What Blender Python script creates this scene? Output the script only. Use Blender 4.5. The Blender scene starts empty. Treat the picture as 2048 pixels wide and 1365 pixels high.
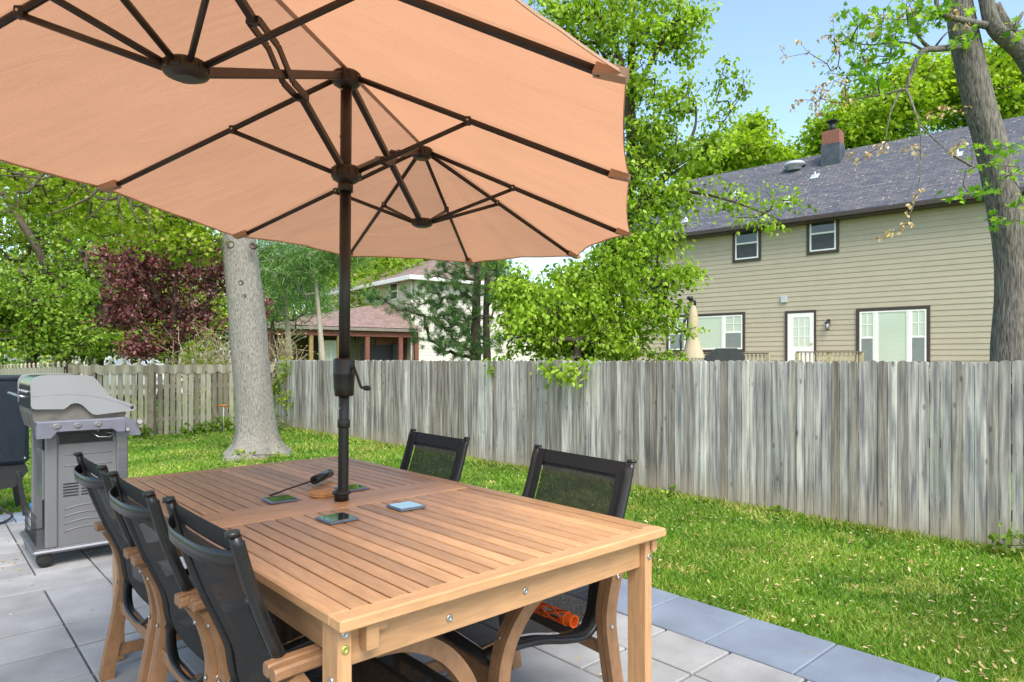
import bpy, math, random
import numpy as np
from mathutils import Vector, Matrix, noise
R = math.radians
random.seed(7); rng = np.random.default_rng(7)
sc = bpy.context.scene
COL = sc.collection

# ------------------------------------------------------------------ camera, sky, sun, exposure
F, CX, CY, H = 1333.0, 1024.0, 720.0, 1.25          # focal length in photo pixels, horizon, eye height
cd = bpy.data.cameras.new('camera'); cam = bpy.data.objects.new('camera', cd); COL.objects.link(cam)
cam.location = (0, 0, H); cam.rotation_euler = (R(90), 0, 0)
cd.sensor_width = 36; cd.lens = 36*F/2048; cd.shift_y = 37.5/2048; cd.clip_start = .05; cd.clip_end = 2000
sc.camera = cam
SUN_EL, SUN_AZ = 52, 158                             # azimuth measured clockwise from +Y
wd = bpy.data.worlds.new('World'); sc.world = wd; wd.use_nodes = True
nt = wd.node_tree; bg = nt.nodes['Background']
sky = nt.nodes.new('ShaderNodeTexSky'); sky.sky_type = 'NISHITA'; sky.sun_disc = False
sky.sun_elevation = R(SUN_EL); sky.sun_rotation = R(SUN_AZ)
sky.air_density = 1.0; sky.dust_density = 2.2; sky.ozone_density = 1.0
tn_ = nt.nodes.new('ShaderNodeMix'); tn_.data_type = 'RGBA'; tn_.blend_type = 'MULTIPLY'; tn_.inputs[0].default_value = 1
tn_.inputs[7].default_value = (1.01, 1.04, .965, 1); nt.links.new(sky.outputs[0], tn_.inputs[6]); nt.links.new(tn_.outputs[2], bg.inputs[0]); bg.inputs[1].default_value = .15
sd = bpy.data.lights.new('sun', 'SUN'); sun = bpy.data.objects.new('sun', sd); COL.objects.link(sun)
sd.energy = 1.7; sd.angle = R(34); sd.color = (1, .95, .87)
dv = Vector((math.sin(R(SUN_AZ))*math.cos(R(SUN_EL)), math.cos(R(SUN_AZ))*math.cos(R(SUN_EL)), math.sin(R(SUN_EL))))
sun.rotation_euler = dv.to_track_quat('Z', 'Y').to_euler(); sun.location = (0, -5, 20)
sc.view_settings.view_transform = 'Standard'; sc.view_settings.look = 'None'
sc.view_settings.gamma = 1; sc.view_settings.exposure = 1.27
try: sc.cycles.max_bounces = 8; sc.cycles.transparent_max_bounces = 16; sc.cycles.use_denoising = True
except Exception: pass

# ------------------------------------------------------------------ measuring helpers
def P(px, py, y): return Vector(((px-CX)/F*y, y, H-(py-CY)/F*y))       # a point seen at a pixel, y metres away
def U(px, py, h=0.):                                                    # a point seen at a pixel, at height h
    y = F*(H-h)/(py-CY); return Vector(((px-CX)/F*y, y, h))
EU = Vector((-.670, .742, 0)); EV = Vector((.742, .670, 0)); NL = Vector((-.333, 1.297, 0))
ROT = math.atan2(EV.y, EV.x)                                            # table, chairs, paving, grill share this turn
def T(u, v, z=0.): return NL+EU*u+EV*v+Vector((0, 0, z))
def uv(p): d = p-NL; return d.dot(EU), d.dot(EV)

def S(r, g, b):
    f = lambda c: (c/255/12.92) if c/255 <= .04045 else ((c/255+.055)/1.055)**2.4
    return (f(r), f(g), f(b))

# ------------------------------------------------------------------ materials
def mat(name, base, rough=.6, metal=0., var=.15, scale=8., stretch=(1, 1, 1), bump=0., tint=0., spec=.5,
        detail=4, extra=None, coat=0., alpha=None, transl=0., tcol=None, dark=None, tint2=None):
    m = bpy.data.materials.new(name); m.use_nodes = True; t = m.node_tree; n = t.nodes; L = t.links.new
    bs = n['Principled BSDF']; out = n['Material Output']
    tc = n.new('ShaderNodeTexCoord'); mp = n.new('ShaderNodeMapping'); mp.inputs['Scale'].default_value = stretch
    L(tc.outputs['Object'], mp.inputs[0])
    nz = n.new('ShaderNodeTexNoise'); nz.inputs['Scale'].default_value = scale; nz.inputs['Detail'].default_value = detail
    L(mp.outputs[0], nz.inputs[0])
    rp = n.new('ShaderNodeValToRGB'); L(nz.outputs[0], rp.inputs[0])
    lo = tuple(c*(1-var) for c in base) if dark is None else dark
    hi = tuple(min(1, c*(1+var)) for c in base)
    rp.color_ramp.elements[0].position = .3; rp.color_ramp.elements[1].position = .7
    rp.color_ramp.elements[0].color = (*lo, 1); rp.color_ramp.elements[1].color = (*hi, 1)
    col = rp.outputs[0]
    if tint or tint2:
        at = n.new('ShaderNodeAttribute'); at.attribute_name = 'tint'
        if tint2:
            r2 = n.new('ShaderNodeValToRGB'); els = r2.color_ramp.elements
            k = len(tint2)
            while len(els) < k: els.new(.5)
            for i, c in enumerate(tint2): els[i].position = i/(k-1); els[i].color = (*c, 1)
            L(at.outputs['Fac'], r2.inputs[0])
            mx = n.new('ShaderNodeMix'); mx.data_type = 'RGBA'; mx.blend_type = 'MULTIPLY'; mx.inputs[0].default_value = 1
            nv = n.new('ShaderNodeMapRange'); nv.inputs[1].default_value = .3; nv.inputs[2].default_value = .7
            nv.inputs[3].default_value = 1-var; nv.inputs[4].default_value = 1+var
            L(nz.outputs[0], nv.inputs[0]); L(r2.outputs[0], mx.inputs[6]); L(nv.outputs[0], mx.inputs[7]); col = mx.outputs[2]
        else:
            mr = n.new('ShaderNodeMapRange'); mr.inputs[3].default_value = 1-tint; mr.inputs[4].default_value = 1+tint
            L(at.outputs['Fac'], mr.inputs[0])
            mx = n.new('ShaderNodeMix'); mx.data_type = 'RGBA'; mx.blend_type = 'MULTIPLY'; mx.inputs[0].default_value = 1
            L(col, mx.inputs[6]); L(mr.outputs[0], mx.inputs[7]); col = mx.outputs[2]
    if extra: col = extra(t, tc, col)
    L(col, bs.inputs['Base Color'])
    bs.inputs['Roughness'].default_value = rough; bs.inputs['Metallic'].default_value = metal
    bs.inputs['Specular IOR Level'].default_value = spec; bs.inputs['Coat Weight'].default_value = coat
    if bump:
        b = n.new('ShaderNodeBump'); b.inputs['Strength'].default_value = bump; b.inputs['Distance'].default_value = .02
        L(nz.outputs[0], b.inputs['Height']); L(b.outputs[0], bs.inputs['Normal'])
    sh = bs.outputs[0]
    if transl:
        tr = n.new('ShaderNodeBsdfTranslucent')
        if 'bump' in t: L(n[t['bump']].outputs[0], tr.inputs['Normal'])
        ms = n.new('ShaderNodeMixShader'); ms.inputs[0].default_value = transl
        if tcol:
            cm = n.new('ShaderNodeMix'); cm.data_type = 'RGBA'; cm.blend_type = 'MULTIPLY'; cm.inputs[0].default_value = 1
            L(col, cm.inputs[6]); cm.inputs[7].default_value = (*tcol, 1); L(cm.outputs[2], tr.inputs[0])
        else: L(col, tr.inputs[0])
        L(sh, ms.inputs[1]); L(tr.outputs[0], ms.inputs[2]); sh = ms.outputs[0]
    if alpha is not None:
        tp = n.new('ShaderNodeBsdfTransparent'); ms = n.new('ShaderNodeMixShader'); ms.inputs[0].default_value = 1. if callable(alpha) else alpha
        if callable(alpha): L(alpha(t, tc), ms.inputs[0])
        L(tp.outputs[0], ms.inputs[1]); L(sh, ms.inputs[2]); sh = ms.outputs[0]
    L(sh, out.inputs['Surface'])
    return m

def wood(name, base, st, rough=.42, tint=.12):
    def ex(t, tc, col):                                   # long fine grain streaks over the board colour
        n = t.nodes; L = t.links.new
        mp = n.new('ShaderNodeMapping'); mp.inputs['Scale'].default_value = tuple(s*4 for s in st); L(tc.outputs['Object'], mp.inputs[0])
        nz = n.new('ShaderNodeTexNoise'); nz.inputs['Scale'].default_value = 22; nz.inputs['Detail'].default_value = 6; L(mp.outputs[0], nz.inputs[0])
        mr = n.new('ShaderNodeMapRange'); mr.inputs[1].default_value = .3; mr.inputs[2].default_value = .7
        mr.inputs[3].default_value = .82; mr.inputs[4].default_value = 1.12; L(nz.outputs[0], mr.inputs[0])
        mx = n.new('ShaderNodeMix'); mx.data_type = 'RGBA'; mx.blend_type = 'MULTIPLY'; mx.inputs[0].default_value = 1
        L(col, mx.inputs[6]); L(mr.outputs[0], mx.inputs[7]); return mx.outputs[2]
    return mat(name, base, rough, var=.16, scale=9, stretch=st, bump=.04, tint=tint, extra=ex, detail=5)

TEAK = S(182, 140, 100)
W_x = wood('teak grain x', TEAK, (.12, 1, 1), .45, .14); W_y = wood('teak grain y', TEAK, (1, .12, 1), .42, .24); W_z = wood('teak grain z', TEAK, (1, 1, .12), .45)
CW = wood('chair wood', S(144, 107, 76), (.5, .5, .3), .5)
ALU = mat('black powder coat', (.013, .013, .0135), .33, var=.2, scale=60, bump=.03)
BRONZE = mat('dark bronze tube', (.028, .017, .012), .38, metal=.15, var=.25, scale=14, bump=.02)
POLE = mat('black pole paint', (.012, .011, .011), .42, var=.2, scale=14, bump=.02)
CHROME = mat('steel screw', (.55, .55, .53), .3, metal=1, var=.15, scale=50)
BRASS = mat('yellow zinc screw', S(190, 190, 110), .35, metal=.8, var=.15, scale=50)
RUB = mat('black rubber', (.012, .012, .012), .7, var=.3, scale=30)
def wrinkle(t, tc, col):
    n = t.nodes; L = t.links.new; bs = n['Principled BSDF']
    w = n.new('ShaderNodeTexNoise'); w.inputs['Scale'].default_value = 2.2; w.inputs['Detail'].default_value = 3; w.inputs['Distortion'].default_value = 1.5
    mp = n.new('ShaderNodeMapping'); mp.inputs['Scale'].default_value = (1, 3.5, 1); mp.inputs['Rotation'].default_value = (0, 0, .6)
    L(tc.outputs['Object'], mp.inputs[0]); L(mp.outputs[0], w.inputs[0])
    fw = n.new('ShaderNodeTexNoise'); fw.inputs['Scale'].default_value = 160; fw.inputs['Detail'].default_value = 3; L(tc.outputs['Object'], fw.inputs[0])
    fr = n.new('ShaderNodeMapRange'); fr.inputs[1].default_value = .3; fr.inputs[2].default_value = .7; fr.inputs[3].default_value = .94; fr.inputs[4].default_value = 1.04; L(fw.outputs[0], fr.inputs[0])
    fm = n.new('ShaderNodeMix'); fm.data_type = 'RGBA'; fm.blend_type = 'MULTIPLY'; fm.inputs[0].default_value = 1; L(col, fm.inputs[6]); L(fr.outputs[0], fm.inputs[7]); col = fm.outputs[2]
    b = n.new('ShaderNodeBump'); b.inputs['Strength'].default_value = .16; b.inputs['Distance'].default_value = .03
    L(w.outputs[0], b.inputs['Height']); L(b.outputs[0], bs.inputs['Normal']); t['bump'] = b.name
    return col
FABRIC = mat('tan canopy cloth', S(196, 154, 128), .85, var=.04, scale=3, extra=wrinkle, spec=.1, transl=.62, tcol=(1.0, .86, .74))
HEM = mat('canopy hem cloth', S(196, 158, 134), .85, var=.06, scale=20, spec=.1, transl=.2)
def weave(t, tc):
    n = t.nodes; L = t.links.new
    mp = n.new('ShaderNodeMapping'); mp.inputs['Scale'].default_value = (520, 520, 520); L(tc.outputs['Object'], mp.inputs[0])
    ck = n.new('ShaderNodeTexNoise'); ck.inputs['Scale'].default_value = .8; L(mp.outputs[0], ck.inputs[0])
    mr = n.new('ShaderNodeMapRange'); mr.inputs[1].default_value = .35; mr.inputs[2].default_value = .65
    mr.inputs[3].default_value = .77; mr.inputs[4].default_value = .98; L(ck.outputs[0], mr.inputs[0]); return mr.outputs[0]
MESH = mat('see-through black sling mesh', (.009, .009, .0095), .75, var=.3, scale=300, alpha=weave)
SLING = mat('doubled black sling hem', (.010, .010, .011), .7, var=.8, scale=420, bump=.25)

# ------------------------------------------------------------------ mesh building
class MB:
    def __init__(s): s.v = []; s.f = []; s.t = []; s.sm = []; s.M = Matrix.Identity(4)
    def add(s, vs, fs, tint=None, smooth=False):
        b = len(s.v); s.v += [s.M @ Vector(p) for p in vs]
        tt = random.random() if tint is None else tint
        for f in fs: s.f.append([i+b for i in f]); s.t.append(tt); s.sm.append(smooth)
        return s
    def box(s, a, b, tint=None, bev=0., M=None, jit=0.):
        x0, y0, z0 = (min(a[i], b[i]) for i in range(3)); x1, y1, z1 = (max(a[i], b[i]) for i in range(3))
        k = bev
        if k <= 0:
            vs = [(x0,y0,z0),(x1,y0,z0),(x1,y1,z0),(x0,y1,z0),(x0,y0,z1),(x1,y0,z1),(x1,y1,z1),(x0,y1,z1)]
            fs = [(3,2,1,0),(4,5,6,7),(0,1,5,4),(1,2,6,5),(2,3,7,6),(3,0,4,7)]
        else:
            k = min(k, (x1-x0)*.45, (y1-y0)*.45, (z1-z0)*.45)
            vs = []; X = (x0, x1); Y = (y0, y1); Z = (z0, z1); idx = {}
            for i in (0, 1):
                for j in (0, 1):
                    for l in (0, 1):
                        sx, sy, sz = (1-2*i), (1-2*j), (1-2*l)
                        for ax in range(3):
                            p = [X[i]+sx*k, Y[j]+sy*k, Z[l]+sz*k]; q = (X[i], Y[j], Z[l]); p[ax] = q[ax]
                            idx[(i,j,l,ax)] = len(vs); vs.append(tuple(p))
            g = lambda i,j,l,a: idx[(i,j,l,a)]
            fs = []
            for i in (0,1): fs.append([g(i,0,0,0),g(i,1,0,0),g(i,1,1,0),g(i,0,1,0)] if i else [g(i,0,0,0),g(i,0,1,0),g(i,1,1,0),g(i,1,0,0)])
            for j in (0,1): fs.append([g(0,j,0,1),g(0,j,1,1),g(1,j,1,1),g(1,j,0,1)] if j else [g(0,j,0,1),g(1,j,0,1),g(1,j,1,1),g(0,j,1,1)])
            for l in (0,1): fs.append([g(0,0,l,2),g(1,0,l,2),g(1,1,l,2),g(0,1,l,2)] if l else [g(0,0,l,2),g(0,1,l,2),g(1,1,l,2),g(1,0,l,2)])
            for a, b2 in ((0,1),(0,2),(1,2)):
                c = 3-a-b2
                for i in (0,1):
                    for j in (0,1):
                        def kk(cv, ax):
                            d = [0,0,0]; d[a] = i; d[b2] = j; d[c] = cv; return g(*d, ax)
                        fs.append([kk(0,a),kk(1,a),kk(1,b2),kk(0,b2)])
            for i in (0,1):
                for j in (0,1):
                    for l in (0,1): fs.append([g(i,j,l,0),g(i,j,l,1),g(i,j,l,2)])
            ctr = Vector(((x0+x1)/2,(y0+y1)/2,(z0+z1)/2))
            for f in fs:
                a_, b_, c_ = (Vector(vs[f[0]]), Vector(vs[f[1]]), Vector(vs[f[2]]))
                nn = (b_-a_).cross(c_-a_)
                if nn.dot((a_+b_+c_)/3-ctr) < 0: f.reverse()
        if M is not None: vs = [M @ Vector(p) for p in vs]
        return s.add(vs, fs, tint)
    def bar(s, p, q, w, h, up=(0, 0, 1), tint=None, bev=0.):      # rectangular bar from p to q, width w, height h
        p, q = Vector(p), Vector(q); x = (q-p); l = x.length; x.normalize(); up = Vector(up)
        y = up.cross(x); y = y.normalized() if y.length > 1e-5 else x.orthogonal().normalized(); z = x.cross(y)
        M = Matrix(((x.x,y.x,z.x,p.x),(x.y,y.y,z.y,p.y),(x.z,y.z,z.z,p.z),(0,0,0,1)))
        return s.box((0,-w/2,-h/2),(l,w/2,h/2),tint,bev,M)
    def tube(s, pts, r, n=10, tint=None, cap=True, flat=1., up=None, jag=0.):
        pts = [Vector(p) for p in pts]; m = len(pts); rr = r if hasattr(r, '__len__') else [r]*m
        vs = []; fs = []; ref = None
        for i, p in enumerate(pts):
            d = (pts[min(i+1, m-1)]-pts[max(i-1, 0)]).normalized()
            if ref is None: ref = (Vector(up) if up else (Vector((0,0,1)) if abs(d.z) < .9 else Vector((1,0,0))))
            a = d.cross(ref); a = a.normalized() if a.length > 1e-6 else d.orthogonal().normalized(); b = a.cross(d)
            if not up: ref = b
            for k in range(n):
                t = 2*math.pi*k/n; q = 1+(jag*noise.noise(Vector((p.x*2+math.cos(t)*1.3, p.y*2+math.sin(t)*1.3, p.z*1.1)))*2 if jag else 0)
                vs.append(p+a*(math.cos(t)*rr[i]*q)+b*(math.sin(t)*rr[i]*flat*q))
        for i in range(m-1):
            for k in range(n): fs.append((i*n+k, i*n+(k+1) % n, (i+1)*n+(k+1) % n, (i+1)*n+k))
        s.add([*vs], fs, tint, True)
        if cap:
            b = len(s.v)-len(vs); tt = s.t[-1]
            s.f.append([b+k for k in reversed(range(n))]); s.t.append(tt); s.sm.append(False)
            s.f.append([b+(m-1)*n+k for k in range(n)]); s.t.append(tt); s.sm.append(False)
        return s
    def lathe(s, prof, n=24, M=None, tint=None, smooth=True):      # prof: (r, z) pairs
        vs = [(r*math.cos(2*math.pi*k/n), r*math.sin(2*math.pi*k/n), z) for r, z in prof for k in range(n)]; m = len(prof)
        fs = [(i*n+k, i*n+(k+1) % n, (i+1)*n+(k+1) % n, (i+1)*n+k) for i in range(m-1) for k in range(n)]
        if M is not None: vs = [M @ Vector(p) for p in vs]
        b = len(s.v); s.add(vs, fs, tint, smooth); tt = s.t[-1]
        s.f.append([b+k for k in reversed(range(n))]); s.t.append(tt); s.sm.append(False)
        s.f.append([b+(m-1)*n+k for k in range(n)]); s.t.append(tt); s.sm.append(False)
        return s
    def prism(s, poly, vec, tint=None):                            # a planar polygon of 3D points pushed along vec
        poly = [Vector(p) for p in poly]; vec = Vector(vec); n = len(poly)
        vs = poly+[p+vec for p in poly]
        fs = [list(range(n))[::-1], [n+i for i in range(n)]]+[[i, (i+1) % n, n+(i+1) % n, n+i] for i in range(n)]
        return s.add(vs, fs, tint)
    def build(s, name, m, parent=None, loc=None, rz=None):
        me = bpy.data.meshes.new(name); me.from_pydata([tuple(p) for p in s.v], [], s.f)
        me.materials.append(m)
        me.polygons.foreach_set('use_smooth', s.sm)
        a = me.attributes.new('tint', 'FLOAT', 'FACE'); a.data.foreach_set('value', s.t)
        me.update()
        o = bpy.data.objects.new(name, me); COL.objects.link(o)
        if parent: o.parent = parent
        if loc is not None: o.location = loc
        if rz is not None: o.rotation_euler.z = rz
        return o
def prop(o, label=None, cat=None, group=None, kind=None):
    if label: o['label'] = label
    if cat: o['category'] = cat
    if group: o['group'] = group
    if kind: o['kind'] = kind
    return o
def empty(name, loc, label, cat, rz=0., group=None):
    o = bpy.data.objects.new(name, None); COL.objects.link(o); o.location = loc; o.rotation_euler.z = rz; o.empty_display_size = .1
    return prop(o, label, cat, group)
def part_at(mb, name, m, root):          # geometry was given in world space: bring it into the thing's own space
    bpy.context.view_layer.update()
    inv = (Matrix.Translation(root.location) @ Matrix.Rotation(root.rotation_euler.z, 4, 'Z')).inverted()
    mb.v = [inv @ p for p in mb.v]
    return mb.build(name, m, root)
def copy_tree(o, parent=None):
    c = o.copy(); COL.objects.link(c)
    if parent: c.parent = parent
    for ch in list(o.children): copy_tree(ch, c)
    return c
def screw(mb, p, nrm, r=.008):
    q = Vector(nrm).normalized().to_track_quat('Z', 'Y').to_matrix().to_4x4(); q.translation = Vector(p)
    mb.lathe([(r, -.002), (r, .0015), (r*.85, .003), (r*.35, .0028), (r*.3, .001)], 12, q)

# numpy leaf sheets ------------------------------------------------
OVAL = (np.array([[0,0],[-.28,.28],[-.3,.55],[0,1],[.3,.55],[.28,.28]]), [(0,1,2),(0,2,3),(0,3,4),(0,4,5)])
DIAM = (np.array([[0,0],[-.34,.45],[0,1],[.34,.45]]), [(0,1,2),(0,2,3)])
NEED = (np.array([[-.022,0],[0,1],[.022,0]]), [(0,2,1)])
_ml = [(0,0),(-.12,.22),(-.5,.2),(-.34,.42),(-.52,.72),(-.2,.62),(0,1.05),(.2,.62),(.52,.72),(.34,.42),(.5,.2),(.12,.22)]
MAPLE = (np.array([[0,.4]]+[list(p) for p in _ml]), [(0,i,i+1) for i in range(1,12)]+[(0,12,1)])
def leaf_mesh(name, pos, axis, nrm, size, shape, m, parent, tint, fold=.12, curl=.15, origin=None):
    out, tri = shape; N = len(pos); K = len(out)
    axis = axis/np.linalg.norm(axis, axis=1, keepdims=True)
    side = np.cross(axis, nrm); side /= np.linalg.norm(side, axis=1, keepdims=True)+1e-9; nn = np.cross(side, axis)
    o = out[None]; s = size[:, None, None]
    v = pos[:, None]+s*(side[:, None]*o[..., 0:1]+axis[:, None]*o[..., 1:2]+nn[:, None]*(fold*2*np.abs(o[..., 0:1])-curl*o[..., 1:2]**2))
    if origin is not None: v = v-np.array(origin)
    v = v.reshape(-1, 3).astype(np.float32); tr = np.array(tri); f = (np.arange(N)[:, None, None]*K+tr[None]).reshape(-1)
    me = bpy.data.meshes.new(name); me.vertices.add(len(v)); me.vertices.foreach_set('co', v.ravel())
    nf = len(f)//3; me.loops.add(len(f)); me.loops.foreach_set('vertex_index', f.astype(np.int32))
    me.polygons.add(nf); me.polygons.foreach_set('loop_start', np.arange(0, len(f), 3, dtype=np.int32))
    try: me.polygons.foreach_set('loop_total', np.full(nf, 3, np.int32))
    except Exception: pass
    a = me.attributes.new('tint', 'FLOAT', 'FACE'); a.data.foreach_set('value', np.repeat(tint, len(tri)).astype(np.float32))
    me.update(calc_edges=True); me.materials.append(m)
    ob = bpy.data.objects.new(name, me); COL.objects.link(ob)
    if parent: ob.parent = parent
    return ob
def unit(n): d = rng.normal(size=(n, 3)); return d/np.linalg.norm(d, axis=1, keepdims=True)

def leafmat(name, cols, tr=.45, rough=.5, tcol=(1.15, 1.15, .55)):
    return mat(name, cols[0], rough, var=.22, scale=1.1, tint2=cols, transl=tr, tcol=tcol, spec=.35)
G_PEAR = leafmat('fresh pear leaf', [S(76,104,16), S(124,160,32), S(164,194,58), S(190,212,100)])
G_LIME = leafmat('lime spring leaf', [S(84,112,16), S(124,154,26), S(158,182,50), S(190,190,104)], .5)
G_MIX = leafmat('mixed spring leaf', [S(66,100,22), S(112,150,38), S(156,178,66), S(200,190,120)], .5)
G_DEEP = leafmat('mid green leaf', [S(56,84,18), S(98,132,34), S(136,168,54), S(170,192,84)])
G_FAR = leafmat('far green leaf', [S(96,130,22), S(134,168,32), S(164,192,50), S(186,204,84)], .5)
G_PURP = leafmat('purple maple leaf', [S(56,32,32), S(98,52,52), S(138,90,86), S(176,146,146)], .3, tcol=(1.2,.5,.5))
G_PINE = leafmat('pine needle', [S(34,62,26), S(54,92,38), S(84,122,56), S(120,152,84)], .15)
G_SOFT = leafmat('soft pine needle', [S(54,92,44), S(84,124,60), S(118,156,82), S(150,180,110)], .35)
G_TAN = leafmat('dry seed wing', [S(150,122,80), S(186,160,110), S(210,188,140), S(224,208,172)], .35, tcol=(1,.85,.6))
G_STRAW = leafmat('bare straw twig', [S(120,104,78), S(156,140,104), S(178,172,110), S(150,170,80)], .2)
BARK_G = mat('pale grey bark', S(146,143,136), .95, var=.1, scale=52, stretch=(1.6,1.6,.4), bump=1., detail=9, dark=S(104,100,93))
BARK_D = mat('dark furrowed bark', S(124,119,110), .95, var=.15, scale=38, stretch=(2,2,.3), bump=1.0, detail=9, dark=S(66,62,57))
BARK_B = mat('brown bark', S(70,60,50), .9, var=.35, scale=10, stretch=(1.6,1.6,.35), bump=.6)
BARK_P = mat('pale branch bark', S(160,152,136), .9, var=.25, scale=10, stretch=(1.6,1.6,.35), bump=.4)

def blob_points(blobs, n):
    w = np.array([b[6] for b in blobs], float); w /= w.sum(); out = []
    for b, k in zip(blobs, rng.multinomial(n, w)):
        d = unit(k)*(rng.random((k, 1))**.45)
        c = P(b[0], b[1], b[2]); s = b[2]/F
        out.append(np.array(c)[None]+d*np.array([b[3]*s, b[5], b[4]*s])[None])
    return np.concatenate(out)

def grow(trunk_paths, tips, r_twig, mb, maxr=.3, n=6, up=.25):
    """branches: every foliage clump is joined to the nearest wood already there"""
    nodes = [Vector(p) for path in trunk_paths for p in path]
    par = [-1]*len(nodes); cnt = [0]*len(nodes); fixed = len(nodes)
    c0 = np.array([tuple(p) for p in nodes])
    order = np.argsort(np.min(np.linalg.norm(tips[:, None]-c0[None], axis=2), axis=1))
    arr = np.zeros((len(nodes)+len(tips)*3+5, 3)); arr[:fixed] = c0; na = fixed; ends = []
    for i in order:
        t = tips[i]; d = arr[:na]-t; pen = np.linalg.norm(d, axis=1)+up*np.maximum(d[:, 2], 0)*2
        j = int(np.argmin(pen)); a = arr[j]; L_ = np.linalg.norm(t-a); k = 3 if L_ > .25 else 1; last = j
        for q in range(1, k+1):
            p = a+(t-a)*q/k+(rng.normal(size=3)*L_*.07 if q < k else 0); p[2] += L_*.06*math.sin(math.pi*q/k)
            arr[na] = p; nodes.append(Vector(p)); par.append(last); cnt.append(0); last = na; na += 1
        ends.append(last)
    for e in ends:
        j = e
        while j >= fixed: cnt[j] += 1; j = par[j]
    for j in range(fixed, na):
        q = par[j]; rj = min(maxr, r_twig*math.sqrt(cnt[j])); rq = min(maxr, r_twig*math.sqrt(cnt[q])) if q >= fixed else rj*1.15
        mb.tube([arr[q], arr[j]], [min(rq, rj*1.5), rj], n if rj > r_twig*2 else 4, cap=False)

def crown(name, tips, per, rad, size, shape, m, root, droop=.3, flatten=.7, fold=.12, tvar=.25):
    N = len(tips)*per; c = np.repeat(tips, per, axis=0)
    ct = np.repeat(rng.random(len(tips)), per)
    off = unit(N)*(rng.random((N, 1))**.5)*rad*(.6+.8*np.repeat(rng.random(len(tips)), per)[:, None]); off[:, 2] *= flatten
    ax = unit(N)*.9+off/rad*.6; ax[:, 2] -= droop
    nr = unit(N)*.7; nr[:, 2] += .8
    tn = np.clip(ct*(1-2*tvar)+tvar+rng.normal(size=N)*tvar*.7, 0, 1)
    return leaf_mesh(name, c+off, ax, nr, size*(.6+.7*rng.random(N)), shape, m, root, tn, fold, origin=tuple(root.location))

def tree(name, label, cat, base, paths, blobs, nt, per, rad, size, shape, m, bark, r_twig=.01, maxr=.12, droop=.3, up=.25,
         group=None, n=12, jag=.12, flatten=.7, extra_tips=None, tvar=.25, pname='crown'):
    root = empty(name, base, label, cat, group=group)
    mb = MB()
    for path, rr in paths: mb.tube(path, rr, n, jag=jag)
    tips = blob_points(blobs, nt)
    if extra_tips is not None: tips = np.concatenate([tips, extra_tips])
    grow([p for p, _ in paths], tips, r_twig, mb, maxr, up=up)
    part_at(mb, 'trunk', bark, root)
    crown(pname, tips, per, rad, size, shape, m, root, droop, flatten, tvar=tvar)
    return root, tips

def smooth_path(pts, k=6):
    """Catmull-Rom through (pos, radius) points"""
    ps = [Vector(p) for p, _ in pts]; rs = [r for _, r in pts]; out = []; ro = []
    for i in range(len(ps)-1):
        a, b, c, d = ps[max(i-1, 0)], ps[i], ps[i+1], ps[min(i+2, len(ps)-1)]
        for q in range(k):
            t = q/k; out.append(.5*((2*b)+(c-a)*t+(2*a-5*b+4*c-d)*t*t+(-a+3*b-3*c+d)*t**3)); ro.append(rs[i]*(1-t)+rs[i+1]*t)
    out.append(ps[-1]); ro.append(rs[-1]); return out, ro

# ================================================================== THE GROUND
def grass_col(t, tc, col):
    n = t.nodes; L = t.links.new
    a = n.new('ShaderNodeTexNoise'); a.inputs['Scale'].default_value = .9; a.inputs['Detail'].default_value = 6; L(tc.outputs['Object'], a.inputs[0])
    r = n.new('ShaderNodeValToRGB'); L(a.outputs[0], r.inputs[0]); e = r.color_ramp.elements
    e[0].position = .35; e[0].color = (*S(56,92,22), 1); e[1].position = .66; e[1].color = (*S(112,134,52), 1)
    m = n.new('ShaderNodeMix'); m.data_type = 'RGBA'; m.inputs[0].default_value = .6; L(col, m.inputs[6]); L(r.outputs[0], m.inputs[7])
    return m.outputs[2]
LAWN = mat('lawn soil and turf', S(74,104,34), .95, var=.5, scale=40, bump=.8, extra=grass_col, detail=8)
mb = MB(); g = 60
vs = []; fs = []
for i in range(g+1):
    for j in range(g+1):
        x = -600+1200*i/g; y = -600+1200*j/g; vs.append((x, y, -.03))
fs = [(i*(g+1)+j, (i+1)*(g+1)+j, (i+1)*(g+1)+j+1, i*(g+1)+j+1) for i in range(g) for j in range(g)]
mb.add(vs, fs, .5); prop(mb.build('lawn', LAWN), kind='structure')

# patio: bluestone border and grey pavers, one mesh each
def paver_col(t, tc, col):
    n = t.nodes; L = t.links.new
    a = n.new('ShaderNodeTexNoise'); a.inputs['Scale'].default_value = 220; a.inputs['Detail'].default_value = 2; L(tc.outputs['Object'], a.inputs[0])
    mr = n.new('ShaderNodeMapRange'); mr.inputs[1].default_value = .3; mr.inputs[2].default_value = .7; mr.inputs[3].default_value = .9; mr.inputs[4].default_value = 1.08
    L(a.outputs[0], mr.inputs[0]); m = n.new('ShaderNodeMix'); m.data_type = 'RGBA'; m.blend_type = 'MULTIPLY'; m.inputs[0].default_value = 1
    L(col, m.inputs[6]); L(mr.outputs[0], m.inputs[7]); return m.outputs[2]
PAV = mat('grey concrete paver', S(142,142,143), .88, var=.22, scale=3.5, tint=.11, bump=.12, extra=paver_col, detail=9)
BLUE = mat('bluestone border slab', S(116,126,142), .8, var=.16, scale=4, tint=.12, bump=.12, extra=paver_col, detail=9)
JOINT = mat('sanded joint', S(60,56,44), .95, var=.45, scale=30, bump=.6)
UMIN, UMAX, VMIN, VMAX = -2.8, 5.57, -4.4, 2.40
mb = MB(); mb.box((VMIN, UMIN, -.06), (VMAX-.004, UMAX-.004, -.022), .5); prop(mb.build('paving_bed', JOINT, loc=NL, rz=ROT), kind='structure')
mb = MB(); rnd = random.Random(3); v = 1.985; row = 0
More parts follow.
